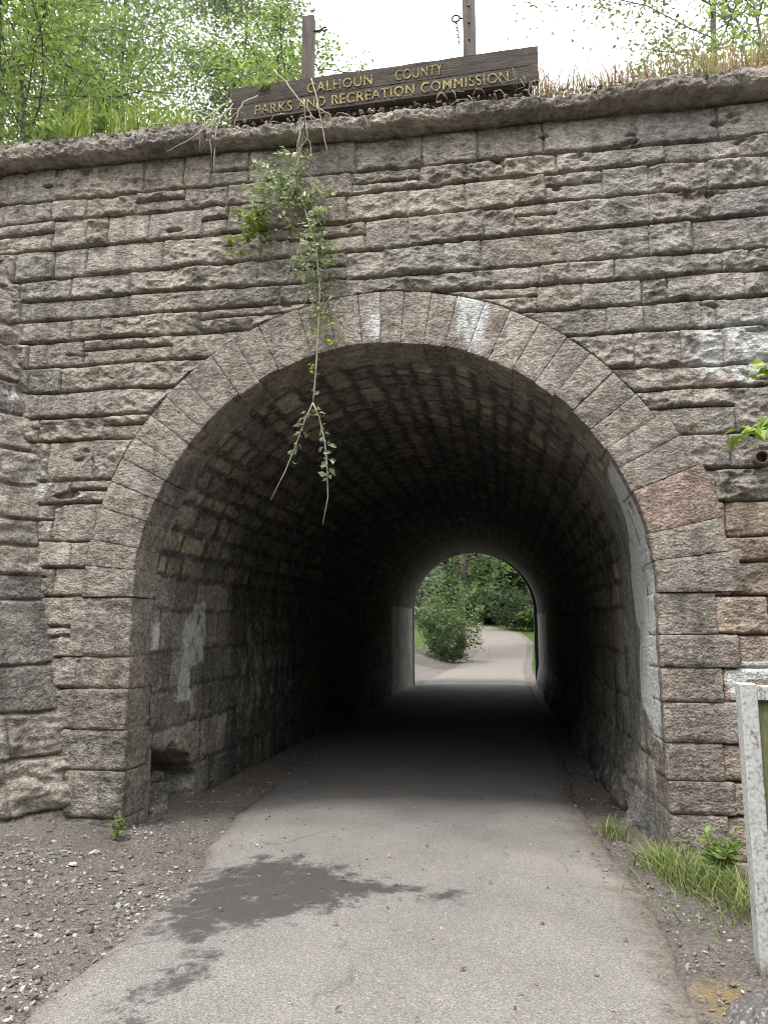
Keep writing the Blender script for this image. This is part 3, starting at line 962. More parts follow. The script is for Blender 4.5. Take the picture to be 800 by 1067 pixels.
def ground():
    xs = np.unique(np.round(np.concatenate([-np.geomspace(6, 400, 34)[::-1], np.arange(-6, -1.5, .03), np.arange(-1.5, .4, .1), np.arange(.4, 3, .03), np.geomspace(3, 400, 36)]), 3))
    ys = np.unique(np.round(np.concatenate([-np.geomspace(6, 400, 30)[::-1], np.arange(-6, -3.2, .1), np.arange(-3.2, 1.6, .03), np.arange(1.6, 22, .25), np.arange(22, 90, 1.0), np.geomspace(90, 400, 16)]), 3))
    nu, nv = len(xs), len(ys)
    X, Y = [a.ravel() for a in np.meshgrid(xs, ys, indexing='ij')]
    P = np.stack([X, Y, X * 0], 1)
    Z = gz(X, Y)
    nr = (np.abs(X) < 7) & (Y < 2) & (Y > -7)
    Z = Z + fbm(P * 1.7, 4, 5) * .03 + np.where(nr, fbm(P * 12, 3, 6) * .016 + ridged(P * 30, 2, 7) * .006, 0)
    far = np.hypot(X, Y) > 60
    Z = Z + np.where(far, fbm(P * .02, 3, 15) * 3 * sst(np.hypot(X, Y), 60, 150), 0)
    rt = np.interp(Y, YP, PR_)
    lf = np.interp(Y, YP, PL)
    green = np.where(Y > 22, np.where(X > rt, sst(X - rt, .1, .6) * .9, .22 + sst(lf - X, 1.2, 4) * .5), 0)
    green = np.where((Y < -6) | (np.abs(X) > 8), np.maximum(green, .55 * sst(np.maximum(-6 - Y, np.abs(X) - 8), 0, 4)), green)
    green = np.where((Y < 1) & (X > .8) & (X < 3), .25, green)
    rust = np.clip(1.3 - np.hypot((X - .95) / .20, (Y + 2.12) / .30), 0, 1) * .95
    rust = np.maximum(rust, .28 * sst(-np.abs((lf - X) - .12), -.16, 0) * (Y < 0))
    o = mk('ground', np.stack([X, Y, Z], 1), gridF(nu, nv), M['soil'], None, None, dict(green=green, rust=rust))
    tag(o, kind='structure')
ground()

def path():
    ys = np.unique(np.round(np.concatenate([np.arange(-40, -4, .5), np.arange(-4, 2.5, .028), np.arange(2.5, 22, .2), np.arange(22, 84, .6)]), 3))
    us = np.linspace(0, 1, 121)
    nu, nv = len(ys), len(us)
    Y, U = [a.ravel() for a in np.meshgrid(ys, us, indexing='ij')]
    q = np.stack([Y, Y * 0, Y * 0], 1)
    lf = np.interp(Y, YP, PL) + fbm(q * 1.3, 4, 3) * .09 + fbm(q * 9, 4, 13) * .05
    rt = np.interp(Y, YP, PR_) + fbm(q * 1.1 + 50, 4, 4) * .08 + fbm(q * 8, 4, 14) * .06
    X = lf + (rt - lf) * U
    P = np.stack([X, Y, X * 0], 1)
    e = np.minimum(X - lf, rt - X)
    Z = ridge(Y) + .004 + .03 * sst(e, 0, .7) + fbm(P * .8, 3, 5) * .012 - .06 * (1 - sst(e, .0, .04))
    W = [(-1.55, -.36), (-1.1, -.58), (-.8, -.84), (-.2, -1.02), (-.28, -1.22), (-.65, -1.08), (-.9, -1.3), (-1.05, -1.55), (-1.36, -1.75), (-1.55, -2.0), (-1.95, -1.9), (-2.1, -1.4), (-2.05, -.7), (-1.85, -.45)]
    W2 = [(-1.62, -2.1), (-1.75, -2.9), (-1.5, -2.9), (-1.36, -2.15)]
    wet = np.clip(polydist(X, Y, W) / .36 + .30, -1.2, .95)
    wet = np.maximum(wet, np.clip(polydist(X, Y, W2) / .3 + .25, -1.2, .42))
    # grit washed over both margins and in a faint arc from the right wall
    dirt = 1.5 * (1 - sst(rt - X, -.12, .42)) + 1.3 * (1 - sst(X - lf, -.1, .26))
    arc = np.exp(-((Y - (-.1 - .55 * (X + .2) + .1 * np.sin(X * 5))) / .20) ** 2) * sst(X, -.35, .25) * .55
    dirt = np.where(Y > 21, np.maximum(dirt, .8), dirt)
    arc = np.where(Y > 21, .15, arc)
    dirt = np.where((Y > 2) & (Y < 20), dirt * .8, dirt)
    o = mk('path', np.stack([X, Y, Z], 1), gridF(nu, nv, True), M['asphalt'], None, None, dict(wet=wet, dirt=dirt, sand=arc * 1.1, soot=.38 * sst(Y + 1.6 * fbm(P * .9, 4, 6), .0, 2.2) * (1 - sst(Y, 19.5, 20.6)) + 0 * X))  # last mask darkens the path inside the tunnel, standing in for shade
    tag(o, kind='structure')
path()

def embankment():
    xs = np.unique(np.round(np.concatenate([np.arange(-60, -8, 2.), np.arange(-8, 8, .4), np.arange(8, 61, 2.)]), 3))
    ys = np.unique(np.round(np.concatenate([np.arange(-12, -.3, .6), [.7], np.arange(1.2, 20, .9), [20.6], np.arange(21, 33, .8)]), 3))
    nu, nv = len(xs), len(ys)
    X, Y = [a.ravel() for a in np.meshgrid(xs, ys, indexing='ij')]
    P = np.stack([X, Y, X * 0], 1)
    z = np.full(len(X), 6.34)
    z = np.minimum(z, 6.34 - (.7 - Y) * .78)
    z = np.minimum(z, 6.34 - (Y - 20.6) * .78)
    z = z + fbm(P * .5, 3, 3) * .15
    F = gridF(nu, nv)
    cut_f = (Y < .69) & (X > -5.6 + Y * .9) & (X < 6.2)
    cut_b = (Y > 20.61) & (X > -8.4) & (X < 6.4)
    keep = ~((cut_f | cut_b)[F].any(1)) & (z[F].max(1) > -.6)
    V, F, _ = compact(np.stack([X, Y, z], 1), F[keep], [])
    o = mk('embankment', V, F, M['soil'], None, None, dict(green=np.full(len(V), .62), rust=np.zeros(len(V))))
    tag(o, kind='structure')
embankment()

# ------------------------------------------------------------------ leaves and trees
def leaf_arrays(pos, length, width, rng, droop=.25, up=.6, dirs=None):
    n = len(pos)
    k = rng.uniform(.5, 1.4, n)
    length = np.broadcast_to(length, n) * k
    width = np.broadcast_to(width, n) * k * rng.uniform(.75, 1.2, n)
    if dirs is None:
        a = rng.uniform(0, 2 * pi, n)
        D = np.stack([np.cos(a), np.sin(a), rng.normal(-droop, .45, n)], 1)
    else:
        D = dirs + rng.normal(0, .25, (n, 3))
    D /= np.linalg.norm(D, axis=1)[:, None]
    N = rng.normal(0, .55, (n, 3)) + np.array([0, 0, up])
    S = np.cross(D, N)
    S /= np.linalg.norm(S, axis=1)[:, None] + 1e-9
    N = np.cross(S, D)
    l, w = length[:, None], width[:, None]
    b = pos
    m = pos + D * l * .45
    t = pos + D * l - N * l * .12
    V = np.stack([b, m + S * w * .5 + N * w * .18, t, m - S * w * .5 + N * w * .18], 1).reshape(-1, 3)
    k = np.arange(n)[:, None] * 4
    F = np.concatenate([k + np.array([[0, 1, 2]]), k + np.array([[0, 2, 3]])], 0)
    return V, F

def leaf_mesh(name, pos, length, width, cols, mat, parent, seed=0, shade=None, **kw):
    rng = np.random.default_rng(seed)
    V, F = leaf_arrays(np.asarray(pos, float), length, width, rng, **kw)
    n = len(pos)
    cols = np.array(cols)
    c = cols[rng.integers(0, len(cols), n)] * rng.uniform(.7, 1.3, (n, 1))
    clump = 1 + .45 * fbm(np.asarray(pos) * .8, 2, seed)
    c = c * clump[:, None]
    return mk(name, V, F, mat, parent, np.repeat(c, 4, 0), smooth=False)

def grow(base, h, cb, rad, seed, nl=26, sub=6, per=14, spread=.28, lean=(0, 0), trunk_r=.16, rise=.45):
    """trunk, limbs, twigs -> (tubes MB, leaf points)"""
    r = np.random.default_rng(seed)
    mb = MB()
    base = np.array(base, float)
    tt = np.linspace(0, 1, 9)
    tp = base + np.stack([lean[0] * tt + .25 * np.cumsum(r.normal(0, .3, 9)) * tt, lean[1] * tt + .25 * np.cumsum(r.normal(0, .3, 9)) * tt, h * tt], 1)
    mb.tube(tp, trunk_r * (1 - .82 * tt) + .01, 8)
    L = []
    for k in range(nl):
        f = cb + (1 - cb) * (k + r.uniform(0, 1)) / nl
        p = np.array([np.interp(f, tt, tp[:, j]) for j in range(3)])
        prof = sin(pi * min(1, max(.12, .22 + .78 * (1 - (f - cb) / (1 - cb)))))
        ln = rad * (.45 + .75 * prof) * r.uniform(.65, 1.15)
        a = k * 2.4 + r.uniform(-.5, .5)
        d = np.array([cos(a), sin(a), rise + r.normal(0, .2)])
        d /= np.linalg.norm(d)
        q = [p]
        for s in range(5):
            d = d + r.normal(0, .16, 3) + np.array([0, 0, -.02])
            d /= np.linalg.norm(d)
            q.append(q[-1] + d * ln / 5)
        q = np.array(q)
        r0 = max(.010, trunk_r * .26 * (1 - f * .6))
        mb.tube(q, np.linspace(r0, .008, 6), 5, False)
        for s in range(sub):
            g = r.uniform(.25, 1)
            p2 = np.array([np.interp(g, np.linspace(0, 1, 6), q[:, j]) for j in range(3)])
            d2 = d + r.normal(0, .75, 3)
            d2 /= np.linalg.norm(d2)
            l2 = ln * r.uniform(.2, .5)
            e = p2 + d2 * l2 + np.array([0, 0, -.1 * l2])
            mb.tube(np.array([p2, (p2 + e) / 2 + r.normal(0, .04, 3), e]), np.array([.007, .005, .003]), 4, False)
            w = r.uniform(.1, 1.05, per)[:, None]
            L.append(p2 + (e - p2) * w + r.normal(0, spread * (.35 + .2 * l2), (per, 3)))
    return mb, np.concatenate(L)

def tree(name, label, cat, base, h, cb, rad, seed, leaf, cols, mat, group=None, bark=None, **kw):
    t = thing(name, label, cat, group=group)
    t.location = base
    mb, L = grow((0, 0, 0), h, cb, rad, seed, **kw)
    mb.build('trunk', bark or M['bark'], t)
    leaf_mesh('crown', L, leaf[0], leaf[1], cols, mat, t, seed)
    return t

G1 = [tuple(1.2 * q for q in c) for c in [(.16, .215, .10), (.20, .26, .12), (.125, .175, .08), (.25, .29, .17)]]
G2 = [tuple(1.2 * q for q in c) for c in [(.15, .19, .10), (.20, .24, .13), (.12, .155, .075)]]
G3 = [tuple(1.2 * q for q in c) for c in [(.18, .25, .07), (.23, .29, .09), (.15, .21, .06)]]
# on the embankment, left
tree('slender_tree', 'grey-green fine-leaved tree at the far left above the bridge', 'tree', (-9.0, 5.6, 6.3), 8.8, .18, 2.2, 3, (.085, .036), G2, M['leaf'], 'trees on the embankment', nl=58, sub=11, per=62, spread=.5, trunk_r=.07)
tree('slender_tree', 'bright light-green leafy tree above the bridge, second from the left', 'tree', (-6.9, 6.6, 6.3), 9.2, .2, 2.2, 8, (.088, .038), G1, M['leaf'], 'trees on the embankment', nl=60, sub=11, per=66, spread=.5, trunk_r=.07)
tree('slender_tree', 'darker narrow tree left of the wooden sign with sky on both sides', 'tree', (-4.95, 7.4, 6.3), 9.0, .25, 1.15, 15, (.10, .043), G2, M['leaf'], 'trees on the embankment', nl=48, sub=9, per=48, spread=.42, trunk_r=.06)
tree('sapling', 'yellow-green sapling just left of the sign post', 'sapling', (-3.45, 5.0, 6.3), 5.3, .3, 1.15, 21, (.09, .042), G3, M['leaf'], nl=32, sub=6, per=36, spread=.36, trunk_r=.04)
tree('broad_shrub', 'low light-green shrub above the left end of the coping', 'shrub', (-6.6, 3.0, 6.3), 4.1, .1, 1.9, 27, (.09, .04), G3, M['leaf'], nl=46, sub=8, per=48, spread=.4, trunk_r=.04)
# right
tree('open_tree', 'airy grey-green tree with bare forked limbs above the right side of the bridge', 'tree', (4.0, 8.0, 6.3), 9.6, .5, 2.3, 33, (.10, .045), [(.16, .20, .08), (.20, .24, .11), (.12, .16, .06)], M['leaf'], 'trees on the embankment', nl=30, sub=8, per=38, spread=.4, lean=(.5, .2), trunk_r=.11)
tree('sapling', 'bright yellow-green sapling among dry grass at the upper right', 'sapling', (4.1, 5.2, 6.3), 5.2, .4, .8, 39, (.13, .06), G3, M['leaf'], nl=18, sub=5, per=14, trunk_r=.04)

# beyond the tunnel
GF = [(.09, .145, .05), (.12, .18, .065), (.065, .11, .04), (.14, .20, .08)]
GP = [(.20, .25, .15), (.24, .28, .19), (.14, .19, .10)]
def zg(x, y):
    return float(gz(x, y))
tree('leaning_tree', 'tree with a leaning bare trunk rising behind the bush beyond the tunnel', 'tree', (-2.95, 45, zg(-2.95, 45)), 12, .28, 4.6, 51, (.26, .13), GF, M['farleaf'], nl=40, sub=8, per=22, lean=(1.0, 0), trunk_r=.36)
tree('dense_bush', 'rounded dark-green bush beside the path beyond the tunnel', 'bush', (-3.3, 40, zg(-3.3, 40)), 2.9, .05, 2.0, 55, (.17, .09), GF, M['farleaf'], nl=46, sub=8, per=26, trunk_r=.06)
tree('pale_leaf_tree', 'tree with pale drooping leaves at the left of the far opening', 'tree', (-5.2, 33, zg(-5.2, 33)), 7.5, .2, 2.6, 59, (.24, .12), GP, M['farleaf'], nl=38, sub=8, per=20, trunk_r=.14)
tree('spreading_tree', 'mid-green spreading tree hanging over the path at the right of the far opening', 'tree', (5.0, 52, zg(5, 52)), 12, .17, 5.0, 63, (.28, .14), [(.13, .20, .05), (.17, .25, .07), (.10, .16, .04)], M['farleaf'], nl=44, sub=8, per=24, trunk_r=.25, rise=.1)
tree('tall_canopy_tree', 'nearest tall tree at the right beyond the tunnel, its crown shading the path', 'tree', (5.6, 33, zg(5.6, 33)), 13, .33, 5.6, 77, (.24, .12), GF, M['farleaf'], nl=46, sub=9, per=24, trunk_r=.24, rise=.15)  # tree added so its crown dims the path below
tree('shadowed_bush', 'dark low bush at the bend of the path beyond the tunnel', 'bush', (2.2, 66, zg(2.2, 66)), 3.2, .05, 3.0, 67, (.26, .13), [(.03, .055, .02), (.05, .08, .03)], M['farleaf'], nl=40, sub=7, per=20, trunk_r=.07)  # undergrowth with darker green leaves

def woodland():
    r = np.random.default_rng(5)
    n = 90000
    a = r.uniform(-26, 26, n)
    lay = r.integers(0, 3, n)
    y = 78 + lay * 6 + r.normal(0, 2.2, n) - np.abs(a) * .55
    z = r.uniform(0, 1, n) ** 1.05 * (15 + 3 * np.sin(a * .6) + 2.4 * np.sin(a * 1.7 + 1))
    p = np.stack([a, y, z], 1)
    k = fbm(p * .45, 3, 3) > -.22
    p = p[k]
    p[:, 2] += gz(p[:, 0], p[:, 1])
    o = leaf_mesh('woodland', p, .9, .55, [(.05, .09, .028), (.07, .12, .035), (.035, .065, .02)], M['farleaf'], None, 9)
    tag(o, 'dense green woodland closing the view beyond the tunnel', 'woodland', kind='stuff')
woodland()

def trail_woods():
    # unseen leaf bank behind the viewpoint, added to block low sky from the tunnel
    r = np.random.default_rng(15)
    n = 16000
    a = r.uniform(-34, 34, n)
    y = -21 - r.uniform(0, 7, n) + np.abs(a) * .35
    z = r.uniform(0, 1, n) * (12.5 + 2.5 * np.sin(a * .5) + 1.5 * np.sin(a * 1.3))
    p = np.stack([a, y, z], 1)
    p = p[fbm(p * .3, 3, 3) > -.35]
    o = leaf_mesh('trail_woods', p, 1.5, 1.0, [(.06, .10, .03), (.08, .13, .04), (.045, .08, .025)], M['farleaf'], None, 19)
    tag(o, 'bank of trees facing the bridge on the near side of the trail', 'woodland', kind='stuff')
trail_woods()

# ------------------------------------------------------------------ grass
def blades(name, pts, hmin, hmax, wid, cols, lean, seed, mat=None):
    r = np.random.default_rng(seed)
    P = np.asarray(pts, float)
    n = len(P)
    a = r.uniform(0, 2 * pi, n)
    h = r.uniform(hmin, hmax, n)
    D = np.stack([np.cos(a), np.sin(a), a * 0], 1)
    S = np.stack([-np.sin(a + r.normal(0, .5, n)), np.cos(a), a * 0], 1)
    w = wid * r.uniform(.6, 1.3, n)
    ln = np.abs(r.normal(lean, .3, n))
    out = []
    for f in (0, .4, .75, 1):
        c = P + D * (h * ln * f ** 1.8)[:, None] + np.array([0, 0, 1.0]) * (h * f * (1 - .35 * np.minimum(ln, 1) * f))[:, None]
        ww = (w * (1 - f ** 2) * .5 + .0003)[:, None]
        out += [c - S * ww, c + S * ww]
    V = np.stack(out, 1).reshape(-1, 3)
    k = np.arange(n)[:, None] * 8
    F = np.concatenate([k + np.array([[2 * i, 2 * i + 1, 2 * i + 3, 2 * i + 2]]) for i in range(3)])
    cols = np.array(cols)
    c = cols[r.integers(0, len(cols), n)] * r.uniform(.7, 1.3, (n, 1))
    return mk(name, V, F, mat or M['grass'], None, np.repeat(c, 8, 0), smooth=False)

def scatter(n, x0, x1, y0, y1, seed, zf, clump=None, thr=0):
    r = np.random.default_rng(seed)
    x, y = r.uniform(x0, x1, n), r.uniform(y0, y1, n)
    if clump:
        k = pn(np.stack([x * clump, y * clump, x * 0], 1), seed) > thr
        x, y = x[k], y[k]
    return np.stack([x, y, zf(x, y)], 1)

topz = lambda x, y: 6.10 + .17 * np.clip(y + .1, -.1, .6) + .12 * sst(-x, 1.7, 3.2) + .06 * sst(x, .3, 1.6)
DRY = [(.30, .22, .13), (.36, .25, .15), (.26, .16, .11), (.24, .22, .09), (.38, .31, .19), (.30, .17, .12)]
o = blades('dry_grass', scatter(5200, .35, 4.0, -.1, .9, 3, topz, 2.2, -.25), .16, .46, .008, DRY, .35, 4)
tag(o, 'reddish dry grass along the top of the bridge right of the sign', 'grass', kind='stuff')
GR = [(.22, .30, .05), (.28, .34, .07), (.16, .24, .04), (.33, .36, .12)]
o = blades('green_grass', np.concatenate([scatter(1300, -4.0, -2.75, -.08, .5, 5, topz, 2.6, -.1), scatter(250, -6, -3.8, -.1, .5, 6, topz, 3, .15), scatter(700, .5, 3.6, -.1, .4, 16, topz, 3, .1)]), .16, .42, .012, GR, .45, 6)
tag(o, 'bright green grass tufts on the soil above the coping', 'grass', kind='stuff')
o = blades('sparse_grass', scatter(900, -2.3, .6, .1, .9, 7, topz, 3, -.1), .3, .85, .006, [(.34, .30, .16), (.28, .28, .12), (.40, .36, .22)], .25, 8)
tag(o, 'thin straw-coloured grass behind the wooden sign', 'grass', kind='stuff')
gnd = lambda x, y: gz(x, y) + .0
def edge_grass():
    r = np.random.default_rng(4)
    pts = []
    for cx, cy, sx, sy, n in ((1.06, -.02, .06, .10, 230), (1.14, -.25, .09, .14, 520), (1.30, -.52, .13, .16, 560), (1.42, -.85, .11, .18, 330), (.86, .75, .06, .10, 110), (1.36, -1.2, .12, .12, 60), (1.2, -.7, .2, .3, 60)):
        x, y = cx + r.normal(0, sx, n), cy + r.normal(0, sy, n)
        pts.append(np.stack([x, y, gz(x, y)], 1))
    P = np.concatenate(pts)
    o = blades('verge_grass', P, .04, .26, .007, [(.13, .19, .05), (.18, .25, .07), (.23, .29, .10), (.28, .33, .12), (.36, .32, .20)], .8, 11)
    tag(o, 'fresh green grass along the foot of the right-hand wall', 'grass', kind='stuff')
edge_grass()

def weed(name, label, x, y, n, h, leaf, cols, seed, z=None):
    t = thing(name, label, 'weed')
    z = zg(x, y) if z is None else z
    t.location = (x, y, z)
    r = np.random.default_rng(seed)
    mb = MB()
    L, D = [], []
    for k in range(n):
        a = r.uniform(0, 2 * pi)
        e = np.array([cos(a) * h * .45 * r.uniform(.3, 1), sin(a) * h * .45 * r.uniform(.3, 1), h * r.uniform(.6, 1.1)])
        q = np.array([[0, 0, 0], e * np.array([.35, .35, .55]), e])
        mb.tube(q, np.array([.004, .003, .0015]), 5)
        for g in np.linspace(.3, 1, 7):
            p = np.array([np.interp(g, [0, .5, 1], q[:, j]) for j in range(3)])
            for s in (0, 1):
                b = r.uniform(0, 2 * pi)
                L.append(p); D.append((cos(b), sin(b), .25))
    mb.build('stem', M['vstem'], t)
    leaf_mesh('foliage', np.array(L), leaf, leaf * .45, cols, M['leaf'], t, seed, dirs=np.array(D))
weed('small_weed', 'tiny bright weed at the foot of the left arch pier', -2.98, -.22, 5, .15, .055, G3, 71)
weed('leafy_weed', 'taller leafy weed in the grass below the right-hand wall', 1.38, -.45, 7, .34, .09, [(.16, .25, .06), (.20, .28, .08)], 72)

weed('leafy_weed', 'green weed growing up behind the left end of the wooden sign', -2.08, .15, 9, .34, .085, G3, 73, 6.42)
weed('small_weed', 'bright small weed on the coping left of the grass tuft', -3.62, -.08, 6, .20, .06, G3, 74, 6.17)
weed('small_weed', 'bright small weed near the far left end of the coping', -4.12, -.08, 7, .22, .06, G3, 75, 6.17)

# ------------------------------------------------------------------ gravel
ICO = None
def pebbles(name, pts, sizes, seed, cols, label):
    t = (1 + 5 ** .5) / 2
    v = np.array([(-1, t, 0), (1, t, 0), (-1, -t, 0), (1, -t, 0), (0, -1, t), (0, 1, t), (0, -1, -t), (0, 1, -t), (t, 0, -1), (t, 0, 1), (-t, 0, -1), (-t, 0, 1)]) / 1.9
    f = np.array([(0, 11, 5), (0, 5, 1), (0, 1, 7), (0, 7, 10), (0, 10, 11), (1, 5, 9), (5, 11, 4), (11, 10, 2), (10, 7, 6), (7, 1, 8), (3, 9, 4), (3, 4, 2), (3, 2, 6), (3, 6, 8), (3, 8, 9), (4, 9, 5), (2, 4, 11), (6, 2, 10), (8, 6, 7), (9, 8, 1)])
    r = np.random.default_rng(seed)
    n = len(pts)
    W = v[None] * r.uniform(.6, 1.35, (n, 12, 1)) * r.uniform(.6, 1.3, (n, 1, 3))
    a = r.uniform(0, 2 * pi, n)
    c, s = np.cos(a)[:, None], np.sin(a)[:, None]
    W = np.stack([W[..., 0] * c - W[..., 1] * s, W[..., 0] * s + W[..., 1] * c, W[..., 2] * .65], -1)
    V = (W * sizes[:, None, None] + pts[:, None]).reshape(-1, 3)
    F = (f[None] + (np.arange(n) * 12)[:, None, None]).reshape(-1, 3)
    cc = np.array(cols)[r.integers(0, len(cols), n)] * r.uniform(.7, 1.25, (n, 1))
    o = mk(name, V, F, M['pebble'], None, np.repeat(cc, 12, 0), smooth=False)
    return tag(o, label, 'gravel', kind='stuff')

def gravel():
    r = np.random.default_rng(2)
    n = 30000
    x, y = r.uniform(-5.2, -1.95, n), r.uniform(-3.6, .35, n)
    lf = np.interp(y, YP, PL)
    dens = .25 + .75 * sst(-y, .35, 1.3)
    cl = pn(np.stack([x * 1.3, y * 1.3, x * 0], 1), 5) * .9 + .6
    k = (x < lf + .04) & (r.uniform(0, 1, n) < dens * cl)
    x, y = x[k], y[k]
    s = .004 + .017 * r.uniform(0, 1, len(x)) ** 4
    big = r.uniform(0, 1, len(x)) < .012
    s = np.where(big, s + .016, s)
    a = np.stack([x, y, gz(x, y) + s * .4 + fbm(np.stack([x, y, x * 0], 1) * 1.7, 4, 5) * .03], 1)
    # crumbs along both feet of the tunnel walls and a few strewn over the path
    x2 = np.concatenate([r.uniform(-3.0, -2.45, 900), r.uniform(.7, 1.15, 500), r.uniform(-2.2, .8, 260), r.uniform(.85, 1.5, 700)])
    y2 = np.concatenate([r.uniform(-.2, 7, 900), r.uniform(.1, 5, 500), r.uniform(-2.5, 4, 260), r.uniform(-2.6, 0, 700)])
    s2 = .004 + .012 * r.uniform(0, 1, len(x2)) ** 3
    onp = (x2 > np.interp(y2, YP, PL)) & (x2 < np.interp(y2, YP, PR_))
    z2 = np.where(onp, .026, gz(x2, y2) + .006) + s2 * .4
    b = np.stack([x2, y2, z2], 1)
    pebbles('gravel', np.concatenate([a, b]), np.concatenate([s, s2]), 6, [(.25, .23, .21), (.33, .31, .29), (.18, .16, .147), (.40, .385, .365), (.135, .12, .11), (.21, .185, .165), (.16, .145, .13)], 'loose pale gravel on the bare soil beside the path')
gravel()

def litter():
    r = np.random.default_rng(44)
    n = 4200
    x = r.uniform(-5, 2.9, n)
    y = r.uniform(-.15, .12, n)
    lf = sst(-x, 1.7, 3.2)
    k = r.uniform(0, 1, n) < .35 + .65 * lf
    x, y, lf = x[k], y[k], lf[k]
    s = .005 + .018 * r.uniform(0, 1, len(x)) ** 2.5
    z = 6.105 + .09 * lf * sst(y, -.15, 0) + .05 * sst(x, .3, 1.6) + .03 + r.normal(0, .02, len(x))
    pebbles('soil_litter', np.stack([x, y, z], 1), s, 8, [(.27, .235, .20), (.22, .19, .165), (.34, .30, .26), (.18, .15, .13), (.40, .36, .31)], 'crumbs of soil and stone littering the top of the coping')
litter()

def fallen_leaves():
    r = np.random.default_rng(61)
    n = 520
    x = np.concatenate([r.uniform(-2.2, .9, 150), r.uniform(-4.6, -1.9, 200), r.uniform(.6, 1.6, 110), r.uniform(-3, 1, 60)])
    y = np.concatenate([r.uniform(-3, 3, 150), r.uniform(-3, .1, 200), r.uniform(-2.6, 2, 110), r.uniform(1, 9, 60)])
    onp = (x > np.interp(y, YP, PL)) & (x < np.interp(y, YP, PR_))
    z = np.where(onp, .043, gz(x, y) + .022 + fbm(np.stack([x, y, x * 0], 1) * 1.7, 4, 5) * .03)
    o = leaf_mesh('fallen_leaves', np.stack([x, y, z], 1), .034, .018, [(.20, .14, .08), (.28, .21, .12), (.14, .10, .07), (.16, .18, .07), (.33, .28, .19)], M['leaf'], None, 62, droop=0, up=2.5)
    tag(o, 'small dead leaves scattered over the path and the soil', 'leaves', kind='stuff')
fallen_leaves()

# ------------------------------------------------------------------ heap of broken asphalt by the notice board
def heap():
    n = 130
    g = np.linspace(-1, 1, n)
    A, B = [q.ravel() for q in np.meshgrid(g, g, indexing='ij')]
    rr = np.hypot(A, B)
    X, Y = 1.22 + A * .34, -2.32 + B * .30
    P = np.stack([X, Y, X * 0], 1)
    Z = gz(X, Y) - .02 + .13 * np.clip(1 - rr ** 2, -.2, 1) + facets(X * 34, Y * 34, .9, 4) * .018 + fbm(P * 18, 3, 8) * .012
    t = np.tile(np.array((.105, .10, .098)), (len(X), 1)) * (1 + .5 * fbm(P * 60, 2, 3))[:, None]
    sp = hsh(np.floor(X * 130), np.floor(Y * 130), 2) > .9
    t = np.where(sp[:, None], np.array((.26, .25, .245)), t)
    o = mk('asphalt_heap', np.stack([X, Y, Z], 1), gridF(n, n), M['pebble'], None, t)
    tag(o, 'small dark heap of crumbled asphalt at the foot of the white post', 'heap')
heap()

# ------------------------------------------------------------------ notice board at the right edge
nb = thing('notice_board', 'white-framed olive notice board cut off by the right edge', 'notice board')
nb.location = (1.175, -1.86, -.02)
for x in (0, 1.25):
    b = MB()
    b.box((x, -.05, -.1), (x + .080, .05, 1.385), .006)
    b.build('post', M['paint'], nb, smooth=False)
b = MB()
b.box((.081, -.012, .15), (1.248, .022, 1.30), .003)
b.build('panel', M['panel'], nb, smooth=False)
b = MB()
b.box((.081, -.04, 1.302), (1.248, .04, 1.372), .004)
b.build('rail', M['paint'], nb, smooth=False)

# ------------------------------------------------------------------ the wooden sign on the bridge
sg = thing('wooden_sign', 'long dark wooden sign with yellow letters on two posts atop the bridge', 'sign')
SX0, SX1 = -2.37, .395
yaw = math.atan2(-.11, SX1 - SX0)
sg.location = (SX0, .07, 6.295)
sg.rotation_euler = (0, 0, yaw)
LN = 2.79
HB = .335
def plank(z0, z1, seed):
    r = random.Random(seed)
    nx, nz, ny = 160, 10, 4
    xs = np.linspace(0, LN, nx)
    ring = [(-.03, z0), (-.03, z0 + .3 * (z1 - z0)), (-.03, z0 + .65 * (z1 - z0)), (-.03, z1), (0, z1), (.03, z1), (.03, z0), (0, z0)]
    V = []
    for i, x in enumerate(xs):
        for j, (y, z) in enumerate(ring):
            V.append((x, y, z))
    V = np.array(V)
    P = V * np.array([5, 9, 22])
    dz = fbm(P * .6, 3, seed) * .010
    edge = np.where((V[:, 2] == z1), 1.0, np.where(V[:, 2] == z0, .6, 0))
    V = V + np.stack([dz * 0, fbm(P, 2, seed + 3) * .004, dz * edge], 1)
    nr = len(ring)
    F = []
    for i in range(nx - 1):
        for j in range(nr):
            F.append((i * nr + j, (i + 1) * nr + j, (i + 1) * nr + (j + 1) % nr, i * nr + (j + 1) % nr))
    V = np.vstack([V, V[:nr].mean(0), V[-nr:].mean(0)])
    F += [(nx * nr, j, (j + 1) % nr, (j + 1) % nr) for j in range(nr)] + [(nx * nr + 1, (nx - 1) * nr + (j + 1) % nr, (nx - 1) * nr + j, (nx - 1) * nr + j) for j in range(nr)]
    m = MB()
    m.add(V, F)
    return m
pl = plank(.0, .155, 1).build('plank', M['wood'], sg, smooth=False)
pl2 = plank(.160, HB, 2).build('plank', M['wood'], sg, smooth=False)
b = MB()
b.box((.06, .035, -.03), (LN - .06, .16, .09), .008)
b.build('backing_beam', M['wood'], sg, smooth=False)

